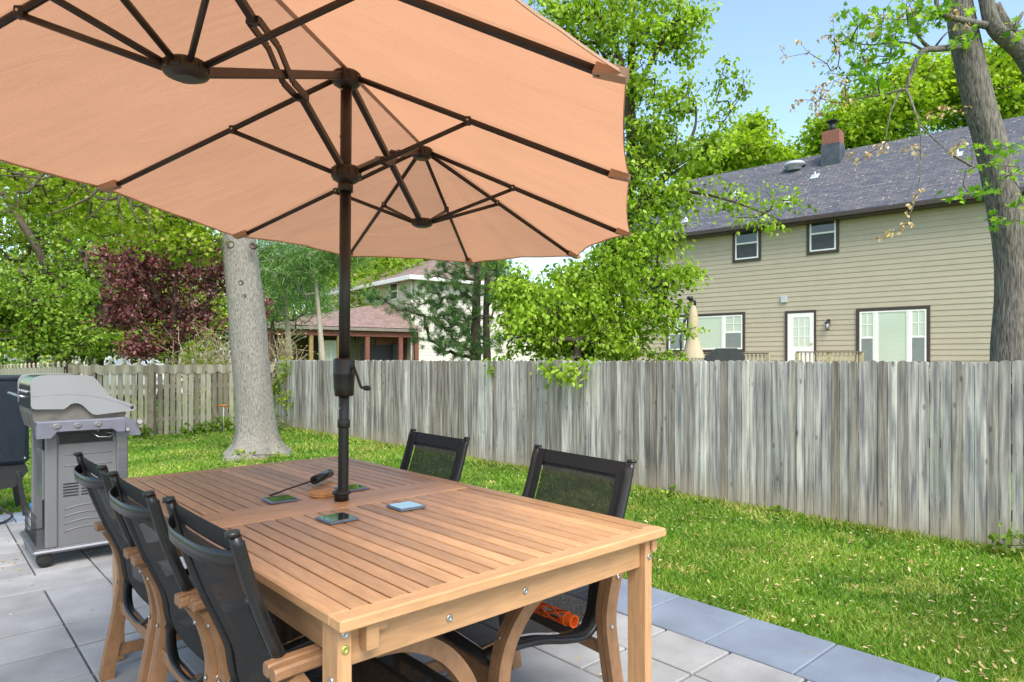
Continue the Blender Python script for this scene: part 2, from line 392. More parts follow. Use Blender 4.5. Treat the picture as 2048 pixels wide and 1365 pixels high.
taken = set(); nv = int((1.985-VMIN)/.295); nu = int((5.17-UMIN)/.3245)
for i in range(nv):
    for j in range(nu):
        if (i, j) in taken: continue
        a, b = 1, 1; q = rnd.random()
        if q < .16 and j+1 < nu and (i, j+1) not in taken: b = 2
        elif q < .22 and i+1 < nv and (i+1, j) not in taken: a = 2
        elif q < .28 and i+1 < nv and j+1 < nu and not {(i+1,j),(i,j+1),(i+1,j+1)} & taken: a = b = 2
        for ii in range(a):
            for jj in range(b): taken.add((i+ii, j+jj))
        x1 = 1.985-i*.295-.0042; x0 = 1.985-(i+a)*.295+.0042; y1 = 5.17-j*.3245-.0065; y0 = 5.17-(j+b)*.3245+.0065
        mb.box((x0, y0, -.05), (x1, y1, rnd.uniform(-.0015, .0015)), rnd.random(), .004)
prop(mb.build('patio', PAV, loc=NL, rz=ROT), kind='structure')
mb = MB(); u = .031-.4*7
while u < UMAX:
    mb.box((1.988, u+.003, -.05), (2.40, min(u+.397, UMAX), rnd.uniform(.002, .005)), rnd.random(), .005); u += .4
v = 1.985
while v > VMIN: mb.box((v-.397, 5.175, -.05), (v-.003, 5.57, rnd.uniform(.002, .005)), rnd.random(), .005); v -= .4
prop(mb.build('patio_border', BLUE, loc=NL, rz=ROT), kind='structure')

# fence geometry (needed for the lawn too)
FD = Vector((-.686, .728, 0)); F0 = Vector((3.324, 4.327, 0)); FC = F0+FD*11.34; GD = Vector((-.728, -.686, 0))
FN = Vector((.728, .686, 0))                                             # away from the garden
# grass blades
def grass():
    N = 330000
    d = 1.6*(19/1.6)**rng.random(N); ang = rng.uniform(-.86, .84, N)
    x = d*np.tan(ang*.95)*1.0; x = d*rng.uniform(-.80, .82, N); y = d
    pu = (x-NL.x)*EU.x+(y-NL.y)*EU.y; pv = (x-NL.x)*EV.x+(y-NL.y)*EV.y
    onp = (pu < UMAX+.01) & (pv < VMAX+.005)
    beyond = ((x-F0.x)*FN.x+(y-F0.y)*FN.y) > 1.2
    k = ~onp & ~beyond; x, y, d = x[k], y[k], d[k]; n = len(x)
    patch = np.array([noise.noise(Vector((a*1.3, b*1.3, 0))) for a, b in zip(x, y)])
    bare = np.array([noise.noise(Vector((a*2.3+9, b*2.3, 5))) for a, b in zip(x, y)])
    
    ft = rng.random(9000)*13-2.3; fo = np.abs(rng.normal(size=9000))*.05; fx = F0.x+FD.x*ft-FN.x*fo; fy = F0.y+FD.y*ft-FN.y*fo      # taller grass the mower misses along the boards
    k = fy > 2.5; x = np.concatenate([x, fx[k]]); y = np.concatenate([y, fy[k]]); d = np.concatenate([d, fy[k]]); patch = np.concatenate([patch, np.full(k.sum(), 1.8)]); bare = np.concatenate([bare, rng.random(k.sum())*-2]); n = len(x)
    pos = np.stack([x, y, np.full(n, -.03)], 1)
    ax = unit(n)*.9; ax[:, 2] = 1
    h = (.030+.022*rng.random(n))*(1+.35*patch)*np.clip(.85+d*.03, 1, 1.35)
    nr = unit(n); nr[:, 2] = 0; nr += 1e-3
    sh = (np.array([[-1,0],[-.75,.5],[0,1],[.75,.5],[1,0]])*1., [(0,1,3),(0,3,4),(1,2,3)])
    w = .0026*np.clip(d/2.4, .9, 5)
    out, tri = sh; K = 5
    ax /= np.linalg.norm(ax, axis=1, keepdims=True); side = np.cross(ax, nr); side /= np.linalg.norm(side, axis=1, keepdims=True); nn = np.cross(side, ax)
    v = pos[:, None]+side[:, None]*out[None, :, 0:1]*w[:, None, None]+ax[:, None]*out[None, :, 1:2]*h[:, None, None]+nn[:, None]*(out[None, :, 1:2]**2)*h[:, None, None]*.35
    v = v.reshape(-1, 3).astype(np.float32); f = (np.arange(n)[:, None, None]*K+np.array(tri)[None]).reshape(-1)
    me = bpy.data.meshes.new('grass'); me.vertices.add(len(v)); me.vertices.foreach_set('co', v.ravel())
    nf = len(f)//3; me.loops.add(len(f)); me.loops.foreach_set('vertex_index', f.astype(np.int32))
    me.polygons.add(nf); me.polygons.foreach_set('loop_start', np.arange(0, len(f), 3, dtype=np.int32))
    tn = np.clip(.5+np.clip(patch, -.3, .8)*.42+(bare-.1)*.2+rng.normal(size=n)*.18+.45*((bare < -.4) & (bare > -1)), 0, 1)
    a = me.attributes.new('tint', 'FLOAT', 'FACE'); a.data.foreach_set('value', np.repeat(tn, 3).astype(np.float32))
    me.update(calc_edges=True)
    me.materials.append(leafmat('grass blade', [S(62,100,26), S(102,144,42), S(138,168,62), S(184,182,108)], .4))
    o = bpy.data.objects.new('grass', me); COL.objects.link(o); prop(o, 'short green lawn grass beside the patio', 'grass', kind='stuff')
grass()
def litter():
    N = 7500; d = 1.9*(14/1.9)**rng.random(N); x = d*rng.uniform(-.8, .82, N); y = d
    pu = (x-NL.x)*EU.x+(y-NL.y)*EU.y; pv = (x-NL.x)*EV.x+(y-NL.y)*EV.y
    k = (((pu > UMAX) | (pv > VMAX)) & (((x-F0.x)*FN.x+(y-F0.y)*FN.y) < -.03)); x, y = x[k], y[k]
    pos = np.stack([x, y, np.full(len(x), .004)+rng.random(len(x))*.016], 1)
    # a few on the pavers, thicker along one joint by the grill
    pts = []
    for px, py in [(108,1109),(30,1132),(62,1145),(60,1170),(160,1121),(198,1169),(187,1217),(22,1226),(20,1161),(15,1124),(26,1119),(24,1127),(38,1147),(18,1085),(28,1087),(40,1104),(4,1047),(40,1050),(1130,1252),(1160,1315),(1222,1360),(5,1134),(10,1122),(32,1139)]:
        p = U(px, py, .006); pts.append((p.x, p.y, .004))
    for k in range(46): pts.append((*(T(rnd.uniform(-.5, 5.4), rnd.choice([rnd.uniform(-1.6, -.1), rnd.uniform(1.2, 2.3)])).xy), .004))
    pos = np.concatenate([pos, np.array(pts)]); n = len(pos)
    ax = unit(n); ax[:, 2] *= .25; nr = unit(n)*.4; nr[:, 2] += 1
    o = leaf_mesh('fallen_seeds', pos, ax, nr, (.014+.02*rng.random(n))*np.clip(.8+pos[:, 1]*.06, 1, 1.5), (np.array([[0,0],[-.16,.3],[-.2,.7],[0,1],[.2,.7],[.12,.3]]), OVAL[1]), G_TAN, None, rng.random(n))
    prop(o, 'dry tan maple seed wings scattered over lawn and pavers', 'fallen seeds', kind='stuff')
litter()

# ================================================================== FENCES
def fence_col(t, tc, col):
    n = t.nodes; L = t.links.new
    mp = n.new('ShaderNodeMapping'); mp.inputs['Scale'].default_value = (24, 24, .8); L(tc.outputs['Object'], mp.inputs[0])
    a = n.new('ShaderNodeTexNoise'); a.inputs['Scale'].default_value = 4; a.inputs['Detail'].default_value = 9; a.inputs['Roughness'].default_value = .7; L(mp.outputs[0], a.inputs[0])
    mr = n.new('ShaderNodeMapRange'); mr.inputs[1].default_value = .35; mr.inputs[2].default_value = .68; mr.inputs[3].default_value = .66; mr.inputs[4].default_value = 1.28
    L(a.outputs[0], mr.inputs[0]); m = n.new('ShaderNodeMix'); m.data_type = 'RGBA'; m.blend_type = 'MULTIPLY'; m.inputs[0].default_value = 1
    L(col, m.inputs[6]); L(mr.outputs[0], m.inputs[7])
    # knots
    mk = n.new('ShaderNodeMapping'); mk.inputs['Scale'].default_value = (12, 12, 5); L(tc.outputs['Object'], mk.inputs[0])
    vo = n.new('ShaderNodeTexVoronoi'); vo.inputs['Scale'].default_value = 1; L(mk.outputs[0], vo.inputs[0])
    kr = n.new('ShaderNodeMapRange'); kr.inputs[1].default_value = .06; kr.inputs[2].default_value = .16; kr.inputs[3].default_value = .45; kr.inputs[4].default_value = 1
    L(vo.outputs['Distance'], kr.inputs[0]); m2 = n.new('ShaderNodeMix'); m2.data_type = 'RGBA'; m2.blend_type = 'MULTIPLY'; m2.inputs[0].default_value = 1
    L(m.outputs[2], m2.inputs[6]); L(kr.outputs[0], m2.inputs[7])
    lp = n.new('ShaderNodeMapping'); lp.inputs['Scale'].default_value = (24, 24, 1.3); L(tc.outputs['Object'], lp.inputs[0])
    ln_ = n.new('ShaderNodeTexNoise'); ln_.inputs['Scale'].default_value = 1.3; ln_.inputs['Detail'].default_value = 4; L(lp.outputs[0], ln_.inputs[0])
    lr_ = n.new('ShaderNodeValToRGB'); L(ln_.outputs[0], lr_.inputs[0]); el = lr_.color_ramp.elements
    el[0].position = .36; el[0].color = (*S(180,180,184), 1); el[1].position = .60; el[1].color = (1.12, 1.1, 1.05, 1)
    m4 = n.new('ShaderNodeMix'); m4.data_type = 'RGBA'; m4.blend_type = 'MULTIPLY'; m4.inputs[0].default_value = 1; L(m2.outputs[2], m4.inputs[6]); L(lr_.outputs[0], m4.inputs[7]); m2 = m4
    # tan, rain-splashed foot of the boards
    sx = n.new('ShaderNodeSeparateXYZ'); L(tc.outputs['Object'], sx.inputs[0])
    ad = n.new('ShaderNodeMath'); ad.operation = 'MULTIPLY_ADD'; ad.inputs[1].default_value = -.25; L(a.outputs[0], ad.inputs[0]); L(sx.outputs[2], ad.inputs[2])
    zr = n.new('ShaderNodeMapRange'); zr.inputs[1].default_value = -.12; zr.inputs[2].default_value = .14; zr.inputs[3].default_value = .55; zr.inputs[4].default_value = 0
    L(ad.outputs[0], zr.inputs[0]); m3 = n.new('ShaderNodeMix'); m3.data_type = 'RGBA'; L(zr.outputs[0], m3.inputs[0]); L(m2.outputs[2], m3.inputs[6])
    m3.inputs[7].default_value = (*S(166,150,126), 1); return m3.outputs[2]
FENCE = mat('weathered cedar board', S(150,148,144), .92, var=.1, scale=3, tint2=[S(136,128,119), S(163,158,150), S(176,174,171), S(206,202,194)], bump=.5, extra=fence_col, detail=6)
FRAIL = mat('weathered rail', S(132,122,104), .92, var=.25, scale=12, bump=.4, tint=.15)
root = empty('wooden_fence', F0, 'tall weathered grey board fence with rounded tops running along the lawn', 'fence', math.atan2(FD.y, FD.x))
def round_board(mb, x, w, h, d, th=.014, tilt=0., z0=-.03, tint=None):
    n = 6; pr = [(x-w/2, z0), (x+w/2, z0), (x+w/2+tilt, h-w*.3)]
    pr += [(x+tilt+w/2*math.cos(a), h-w*.3+w*.3*math.sin(a)) for a in [math.pi*k/n for k in range(1, n)]] + [(x-w/2+tilt, h-w*.3)]
    mb.prism([(a, d, z) for a, z in pr], (0, -th, 0), tint)
x = -2.6; pitch = .0675; sec = 0
while x < 11.3:
    mb = MB(); x1 = min(x+2.43, 11.3); k = 0
    while x < x1:
        w = pitch-.0035-(rnd.random() < .25)*rnd.uniform(.002, .007)
        round_board(mb, x, w+rnd.uniform(-.001, .001), 1.243+rnd.uniform(-.008, .006), rnd.uniform(-.004, .004), tilt=rnd.uniform(-.0015, .0015), z0=-.03+rnd.uniform(0, .012)); x += pitch
    mb.build('board_panel', FENCE, root)
    pm = MB(); pm.box((x1-.05, -.014-.01, -.05), (x1+.04, -.10, 1.18), .4, .004); pm.build('post', FRAIL, root)
for zc in (.22, .66, 1.06):
    rm = MB(); rm.box((-2.6, -.0185, zc-.035), (11.28, -.055, zc+.035), .5, .003); rm.build('rail', FRAIL, root)

PICK = mat('old picket wood', S(150,140,122), .92, var=.2, scale=8, stretch=(3,3,.5), bump=.4, tint2=[S(120,112,98), S(148,140,122), S(166,158,140), S(182,174,156)])
def picket_fence(base, d, length, h, label, pitch, w, scallop, drop=0., fin=.21):
    root = empty('picket_fence', base, label, 'fence', math.atan2(d.y, d.x)); mb = MB(); s = .03; n = 0
    zt = lambda q: h-drop*q-scallop*math.sin(math.pi*((q % fin)/fin))
    while s < length:
        z = zt(s); rz = -drop*s
        mb.prism([(s-w/2, 0, -.10+rz), (s+w/2, 0, -.10+rz), (s+w/2, 0, z-.05), (s-w/2, 0, z-.05)], (0, .014, 0)); s += pitch
    mb.build('pickets', PICK, root)
    tb = MB(); k = int(length/.03)
    for i in range(k):
        a, b = i*.03, (i+1)*.03
        tb.add([(a, .0155, zt(a)-.15), (b, .0155, zt(b)-.15), (b, .0155, zt(b)), (a, .0155, zt(a)), (a, .027, zt(a)-.15), (b, .027, zt(b)-.15), (b, .027, zt(b)), (a, .027, zt(a))],
               [(0,1,2,3), (7,6,5,4), (3,2,6,7), (1,0,4,5)], .5+.3*math.sin(i))
    tb.build('scalloped_top_board', PICK, root)
    q = 0
    while q <= length+.01:
        pm = MB(); z = zt(q)
        pm.lathe([(.018, z-.02), (.026, z), (.014, z+.014), (.026, z+.034), (.018, z+.056), (.003, z+.075)], 8, Matrix.Translation((q, .02, 0)))
        pm.build('finial', PICK, root); q += fin
    for q in [length*.0+.02, length*.33, length*.66, length-.02]:
        pm = MB(); fr_ = .033 if abs(q-length*.66) < .1 and length < 5 else -.10; pm.box((q-.04, fr_, -.15-drop*q), (q+.04, fr_+.07, h-drop*q-.02), .9, .004); pm.build('post', FRAIL, root)
    rm = MB()
    for zc in (.25, .8): rm.bar((0, -.018, zc), (length, -.018, zc-drop*length), .03, .07, tint=.5)
    rm.build('rail', PICK, root)
    return root
picket_fence(FC+GD*.02, GD, 3.26, 1.2, 'grey scalloped picket fence behind the big trunk', .098, .072, .045)
picket_fence(FC+GD*3.34, Vector((-.70, .714, 0)), 9.5, 1.16, 'lower pale picket fence receding behind the grill', .1, .055, .03, .014, .42)

# ================================================================== TABLE
TC = T(1.03, .54)
tab = empty('dining_table', TC, 'rectangular slatted teak table with umbrella pole through its middle', 'table', ROT)
def tb(mb, v0, u0, z0, v1, u1, z1, tint=None, bev=.0025): mb.box((v0-.54, u0-1.03, z0), (v1-.54, u1-1.03, z1), tint, bev)
for a, b in ((.0485, .9115), (1.1185, 2.0115)):
    mb = MB()
    for k in range(20): tb(mb, .0524+k*.0487, a, .709, .0524+k*.0487+.0412, b, .739)
    mb.build('slat_panel', W_y, tab)
for v0 in (0, 1.0315):
    mb = MB(); tb(mb, v0, .0485, .714, v0+.0485, 2.0115, .74, None, .004); mb.build('side_rail', W_y, tab)
for u0, w in ((0, .048), (.912, .1015), (1.0155, .1025), (2.012, .048)):
    mb = MB(); 
    if .5 < u0 < 1.5: tb(mb, .0488, u0, .7145, 1.0312, u0+w, .7402, None, .003)
    else: tb(mb, 0, u0, .714, 1.08, u0+w, .7405, None, .004)
    mb.build('cross_rail', W_x, tab)
mb = MB()
for u0 in (.2, .55, 1.45, 1.8): tb(mb, .05, u0, .690, 1.03, u0+.05, .7085, .2)
mb.build('slat_batten', W_x, tab)
for u0 in (.051, 1.987): mb = MB(); tb(mb, .0415, u0, .622, 1.0165, u0+.022, .698, .5); mb.build('apron', W_x, tab)
for v0 in (.042, .993): mb = MB(); tb(mb, v0, .102, .622, v0+.022, 1.958, .698, .35); mb.build('apron', W_y, tab)
for v0 in (.01, 1.018):
    for u0 in (.031, 1.959):
        mb = MB(); tb(mb, v0, u0, .0, v0+.032, u0+.07, .7135, .6, .003); lg = mb.build('leg', W_z, tab)
mb = MB(); tb(mb, .068, .018, .655, .098, .0505, .7138, .4); tb(mb, .0979, .03, .685, .125, .0505, .7138, .4);
mb.build('corner_block', W_x, tab); mb = MB(); tb(mb, 1.0385, .02, .672, 1.062, .0305, .7138, .3); mb.build('corner_block', W_x, tab)
mb = MB()
for v, z in ((.026, .675), (.026, .700)):
    pass
L_ = lambda u, v, z: (v-.54, u-1.03, z)
for p, n_ in ((L_(.031, .026, .699), (0,-1,0)), (L_(.0505, .54, .662), (0,-1,0)), (L_(.0505, .30, .655), (0,-1,0)), (L_(.031, 1.034, .655), (0,-1,0)), (L_(.06, .0098, .60), (-1,0,0)), (L_(.031, .034, .32), (0,-1,0))): screw(mb, p, n_, .009)
mb.build('screw', CHROME, tab)
mb = MB(); screw(mb, L_(.031, .026, .668), (0,-1,0), .0095); mb.build('yellow_screw', BRASS, tab)

# ================================================================== CHAIRS
def chair(label, group):
    """forward is local +x; the top of the back stands over x = 0"""
    root = empty('sling_chair', (0, 0, 0), label, 'chair', group=group)
    prof = [(0,.888),(.031,.775),(.078,.646),(.12,.55),(.146,.48),(.157,.41),(.178,.362),(.225,.337),(.31,.347),(.40,.368),(.50,.378),(.58,.373),(.61,.36)]
    pts, _ = smooth_path([(Vector((a, 0, b)), 1) for a, b in prof], 4); hw = .212
    for s in (-1, 1):
        mb = MB(); mb.tube([p+Vector((0, s*hw, 0)) for p in pts], .013, 10, flat=1.15, up=(0, 1, 0))
        mb.tube([pts[0]+Vector((-.004, s*hw, .001)), pts[0]+Vector((-.005, s*hw, .011))], [.0155, .0145], 12)
        fr = mb.build('side_frame', ALU, root)
    n = len(pts)
    def strip(y0, y1, i0, i1, off=.0, ny=6, thick=.0):
        vs = []; fs = []
        for i in range(i0, i1):
            d = (pts[min(i+1, n-1)]-pts[max(i-1, 0)]).normalized(); nr = Vector((d.z, 0, -d.x))      # points to the sitter's side
            if nr.x < 0 and abs(nr.x) > abs(nr.z): nr = -nr
            for j in range(ny+1):
                y = y0+(y1-y0)*j/ny; sag = (.003+.009*min(1, i/8))*(1-(y/hw)**2)
                vs.append(pts[i]+Vector((0, y, 0))-nr*sag+nr*off)
        for i in range(i1-i0-1):
            for j in range(ny): fs.append((i*(ny+1)+j, i*(ny+1)+j+1, (i+1)*(ny+1)+j+1, (i+1)*(ny+1)+j))
        return vs, fs
    ti, bi = 3, n
    mb = MB(); mb.add(*strip(-hw+.045, hw-.045, 2, bi-3, .0), .5, True); mb.build('sling', MESH, root)
    mb = MB()
    for a, b in ((-hw-.004, -hw+.045), (hw-.045, hw+.004)): mb.add(*strip(a, b, 0, bi, .006, 3), .5, True)
    mb.add(*strip(-hw+.01, hw-.01, 0, 3, .004), .5, True); mb.add(*strip(-hw+.01, hw-.01, bi-4, bi, .004), .5, True)
    # padded roll seen along the outer edge of each side
    for s in (-1, 1): mb.tube([p+Vector((.004, s*(hw-.002), .004)) for p in pts[1:]], .0125, 8, flat=1.0, up=(0, 1, 0))
    mb.build('sling_hem', SLING, root)
    def band(i, drop, back, hgt):                      # bowed flat crossbar
        d = (pts[i+1]-pts[i-1]).normalized(); c = pts[i]; vs = []; fs = []; m = 18
        out = Vector((-math.cos(drop), 0, -math.sin(drop))); up = Vector((math.sin(drop)*-1, 0, math.cos(drop)))
        for k in range(m+1):
            a = -1+2*k/m; bow = back*(1-abs(a)**3.2)
            p = c+Vector((0, a*hw, 0))+out*(bow+.006)
            for e, o_ in ((-hgt/2, 0), (hgt/2, 0), (hgt/2, .005), (-hgt/2, .005)): vs.append(p+up*e-out*o_)
        for k in range(m):
            for e in range(4): fs.append((k*4+e, k*4+(e+1) % 4, (k+1)*4+(e+1) % 4, (k+1)*4+e))
        b2 = MB(); b2.add(vs, fs, .5, True); return b2.build('crossbar', ALU, root)
    band(2, .12, .045, .036); band(22, 1.3, .085, .032)
    mb = MB(); mb.tube([(.605, -hw, .357), (.605, hw, .357)], .012, 10); mb.build('front_bar', ALU, root)
    for s in (-1, 1):
        y = s*(hw+.030)
        rear, _ = smooth_path([(Vector((a, 0, b)), 1) for a, b in ((.10,.583),(.13,.53),(.152,.45),(.157,.372),(.135,.23),(.108,.09),(.095,.0))], 5)
        front, _ = smooth_path([(Vector((a, 0, b)), 1) for a, b in ((.30,.588),(.39,.575),(.479,.530),(.546,.46),(.585,.38),(.60,.26),(.605,.0))], 5)
        for path, w in ((rear, .046), (front, .042)):
            for e in (-1, 1):
                vs = []; fs = []; m = len(path); yy = y+e*.0115
                for i, p in enumerate(path):
                    d = (path[min(i+1, m-1)]-path[max(i-1, 0)]).normalized(); q = Vector((-d.z, 0, d.x))*w/2
                    for a_, b_ in ((-1, -1), (1, -1), (1, 1), (-1, 1)): vs.append(p+q*a_+Vector((0, yy+b_*.0095, 0)))
                for i in range(m-1):
                    for k in range(4): fs.append((i*4+k, i*4+(k+1) % 4, (i+1)*4+(k+1) % 4, (i+1)*4+k))
                fs += [(3,2,1,0), tuple((m-1)*4+k for k in range(4))]
                if e == -1: mb = MB(); mb.add(vs, fs, .3)
                else: mb.add(vs, fs, .7)
            mb.build('leg', CW, root)
        mb = MB()
        for e in (-1, 1):
            yy = y+e*.0155; ap, _ = smooth_path([(Vector((a, yy, b)), 1) for a, b in ((.058,.598),(.075,.602),(.2,.606),(.31,.604),(.38,.595))], 4)
            m = len(ap); vs = []; fs = []; prf = [(-.0148,-.008),(-.0148,.008),(-.010,.0135),(.010,.0135),(.0148,.008),(.0148,-.008),(.010,-.0135),(-.010,-.0135)]
            for i, p in enumerate(ap):
                kx = (.55 if i == 0 else .88 if i == 1 else 1)
                for a_, b_ in prf: vs.append(p+Vector((0, a_*kx, b_*kx)))
            for i in range(m-1):
                for k in range(8): fs.append((i*8+k, i*8+(k+1) % 8, (i+1)*8+(k+1) % 8, (i+1)*8+k))
            fs += [tuple(range(7, -1, -1)), tuple((m-1)*8+k for k in range(8))]
            mb.add(vs, fs, .35+.3*(e > 0))
        mb.build('armrest', CW, root)
        mb = MB(); mb.bar((.112, y, .10), (.60, y, .10), .016, .045, tint=.4, bev=.003); mb.build('side_stretcher', CW, root)
        mb = MB()
        for a, b in ((.130, .533), (.157, .372)):
            mb.tube([(a, s*(hw+.008), b), (a, s*(hw+.03), b)], .011, 10); screw(mb, (a-.0, y+s*.022, b), (0, s, 0), .008)
            screw(mb, (a-.027, y, b+.0), (-1, 0, .2), .0065)
        screw(mb, (.6235, y, .21), (1, 0, 0), .0075); screw(mb, (.587, y-.0115*s, .43), (1, 0, .4), .0065)
        mb.build('bolt', CHROME, root)
        mb = MB()
        for a in (.095, .605): mb.lathe([(.013, -.0), (.016, .003), (.012, .008)], 12, Matrix.Translation((a, y, -.001)))
        mb.build('foot_glide', RUB, root)
    mb = MB(); mb.bar((.575, -hw-.02, .285), (.575, hw+.02, .285), .02, .075, tint=.45, bev=.003); mb.build('front_stretcher', CW, root)
    mb = MB(); mb.bar((.145, -hw-.02, .28), (.145, hw+.02, .28), .018, .04, tint=.45, bev=.003); mb.build('rear_stretcher', CW, root)
    return root
GRP = 'black sling dining chairs around the table'
c0 = chair('black sling armchair on the grill side, nearest the viewer', GRP)
spots = [(.438, -.128, 0, c0['label']), (.99, -.147, 0, 'middle black sling armchair of the row facing away from the fence'),
         (1.578, -.146, 0, 'black sling armchair closest to the grill'),
         (.528, 1.276, 180-5, 'black sling armchair by the lawn with the orange tube on its seat'),
         (1.43, 1.26, 180-2.5, 'black sling armchair by the lawn, at the far end of the table')]
lab2 = {0: 'black sling armchair whose back is nearest the viewer, left of the table corner', 1: 'middle one of the three black sling armchairs with backs to the viewer'}
CH = []
for i, (u, v, a, lb) in enumerate(spots):
    o = c0 if i == 0 else copy_tree(c0)
    o.location = T(u, v); o.rotation_euler.z = ROT+R(a); o['label'] = lab2.get(i, lb); CH.append(o)
    o.scale = (1, (1.07, 1, 1, 1.22, 1.1)[i], 1)

# ================================================================== UMBRELLA
HUB = Vector((-.602, 2.423, H+1.052)); TH = .18; SP = .882; ZL = -.371
PB = U(683, 1001, .741); PB.z = .74
umb = empty('patio_umbrella', (PB.x, PB.y, .74), 'double-ended tan patio umbrella with dark bronze pole and ribs', 'umbrella')
Wd = Vector((math.sin(TH), math.cos(TH), 0)); Pd = Vector((math.cos(TH), -math.sin(TH), 0))
TILT = .028
def C(w, p, z): return HUB+Wd*w+Pd*p+Vector((0, 0, z-TILT*p))            # canopy frame, slightly rolled like the pole
hubs = [-SP, 0, SP]
ZR, ZR2, A1, R1, R2, R0 = .634-1.052, .607-1.052, .799, 1.025, .986, 1.013
tips = []                                                                 # (hub w, tip w, tip p, z)
for sgn in (1, -1):
    tips.append((sgn*SP, sgn*SP, R1-.012, ZR2+.0)); tips.append((sgn*SP, sgn*(SP+R2*math.cos(A1)), R2*math.sin(A1), ZR2))
    tips.append((sgn*SP, sgn*(SP+R2), 0, ZR2)); tips.append((sgn*SP, sgn*(SP+R2*math.cos(A1)), -R2*math.sin(A1), ZR2)); tips.append((sgn*SP, sgn*SP, -(R1-.012), ZR2))
tips.append((0, 0, R0, ZR)); tips.append((0, 0, -R0, ZR))
def gore(mb, h1, h2, t1, t2, n=30, m=30, sc_=.042, lift=.012):
    vs = []; fs = []; kd = random.random()*50
    for i in range(n+1):
        r = i/n
        for j in range(m+1):
            s = j/m; a = Vector(h1)*(1-s)+Vector(h2)*s; b = Vector(t1)*(1-s)+Vector(t2)*s
            q = r*(1-sc_*4*s*(1-s)*r**3)
            p = a+(b-a)*q; p.z += lift-.020*math.sin(math.pi*s)*r*(1.1-.5*r)
            p.z += .004*noise.noise(p*5)+math.sin(math.pi*s)**.5*(.0035*r*noise.noise(Vector((s*6+kd, r*1.6, kd)))+.0018*noise.noise(Vector((s*16+kd, r*2.5+3, kd)))*min(1, r*2)*(1-r*.3)) if 0 < s < 1 else .004*noise.noise(p*5)
            vs.append(p)
    for i in range(n):
        for j in range(m): fs.append((i*(m+1)+j, i*(m+1)+j+1, (i+1)*(m+1)+j+1, (i+1)*(m+1)+j))
    mb.add(vs, fs, .5, True)
    return [vs[n*(m+1)+j] for j in range(m+1)]
cv = MB(); edges = []
tp = lambda k: C(tips[k][1], tips[k][2], tips[k][3])
for base, sgn in ((0, 1), (5, -1)):
    h = C(sgn*SP, 0, 0)
    for k in range(4): edges.append(gore(cv, h, h, tp(base+k), tp(base+k+1)))
for side, kb in ((10, (0, 5)), (11, (4, 9))):
    for hw_, kk in ((SP, kb[0]), (-SP, kb[1])):
        edges.append(gore(cv, C(0, 0, 0), C(hw_, 0, 0), tp(side), tp(kk), sc_=.012))
part_at(cv, 'canopy', FABRIC, umb)
for e in edges[:0]: pass
hm = MB()
for e in edges:
    vs = []; 
    for p in e: vs += [p+Vector((0, 0, .002)), p+Vector((0, 0, -.005))]
    hm.add(vs, [(2*i, 2*i+1, 2*i+3, 2*i+2) for i in range(len(e)-1)], .5, True); hm.tube([p+Vector((0,0,-.005)) for p in e], .0015, 5, cap=False)
part_at(hm, 'hem', HEM, umb)
for a, b in ((-SP, 0), (0, SP)):      # seam tape along the ridge
    hm = MB(); hm.bar(C(a, 0, .004), C(b, 0, .004), .016, .004); part_at(hm, 'ridge_seam', HEM, umb)
for (hw_, w, p, z) in tips:           # cloth pockets over the rib ends, then the ribs and their struts
    h = C(hw_, 0, 0); t = C(w, p, z); d = (t-h).normalized(); sd_ = d.cross(Vector((0, 0, 1))).normalized(); n_ = sd_.cross(d)
    r_ = MB(); r_.tube([h+d*.04-n_*.012, t-d*.055-n_*.006], [.0086, .0086], 8, flat=1.25)
    rb = part_at(r_, 'rib', BRONZE, umb)
    pk = MB(); q = t-d*.07
    pk.add([q+sd_*.016+n_*.010, q-sd_*.016+n_*.010, q-sd_*.015-n_*.017, q+sd_*.015-n_*.017, t+sd_*.028+n_*.011, t-sd_*.028+n_*.011, t-sd_*.020-n_*.004, t+sd_*.020-n_*.004],
           [(0,1,2,3),(4,7,6,5),(3,2,6,7),(0,3,7,4),(1,5,6,2),(0,4,5,1)], .5)
    part_at(pk, 'rib_pocket', HEM, umb)
    ln = (t-h).length; j = h+(t-h)*(.475/1.05)-n_*.012; lo = C(hw_, 0, ZL); dd = (j-lo); dd.z = 0; dd.normalize()
    st = MB(); st.tube([lo+dd*.045, j-n_*.008], [.0074, .0074], 8, flat=1.2); st.box((-.012,-.012,-.014),(.012,.012,.014), .5, .003, Matrix.Translation(j))
    part_at(st, 'strut', BRONZE, umb)
    sm = MB(); screw(sm, j+Vector((0, -.0125, 0)), (0, -1, 0), .004); part_at(sm, 'rivet', CHROME, umb)
def hubm(c, r, h, low=False):
    m_ = MB(); Mx = Matrix.Translation(c)
    m_.lathe([(r*.55, -h*.9), (r*.95, -h*.62), (r, -h*.5), (r*.97, -h*.1), (r, 0), (r, h*.3), (r*.9, h*.42), (r*.4, h*.5)], 24, Mx)
    for k in range(10):
        a = 2*math.pi*k/10+.3; m_.box((r*.86, -.012, -h*.45), (r*1.05, .012, h*.30), .5, .003, Mx @ Matrix.Rotation(a, 4, 'Z'))
    return part_at(m_, 'hub', BRONZE, umb)
for w in hubs: hubm(C(w, 0, -.026), .050, .042)
for w in (-SP, SP): hubm(C(w, 0, ZL), .050, .030)
hubm(C(0, 0, ZL), .051, .045)
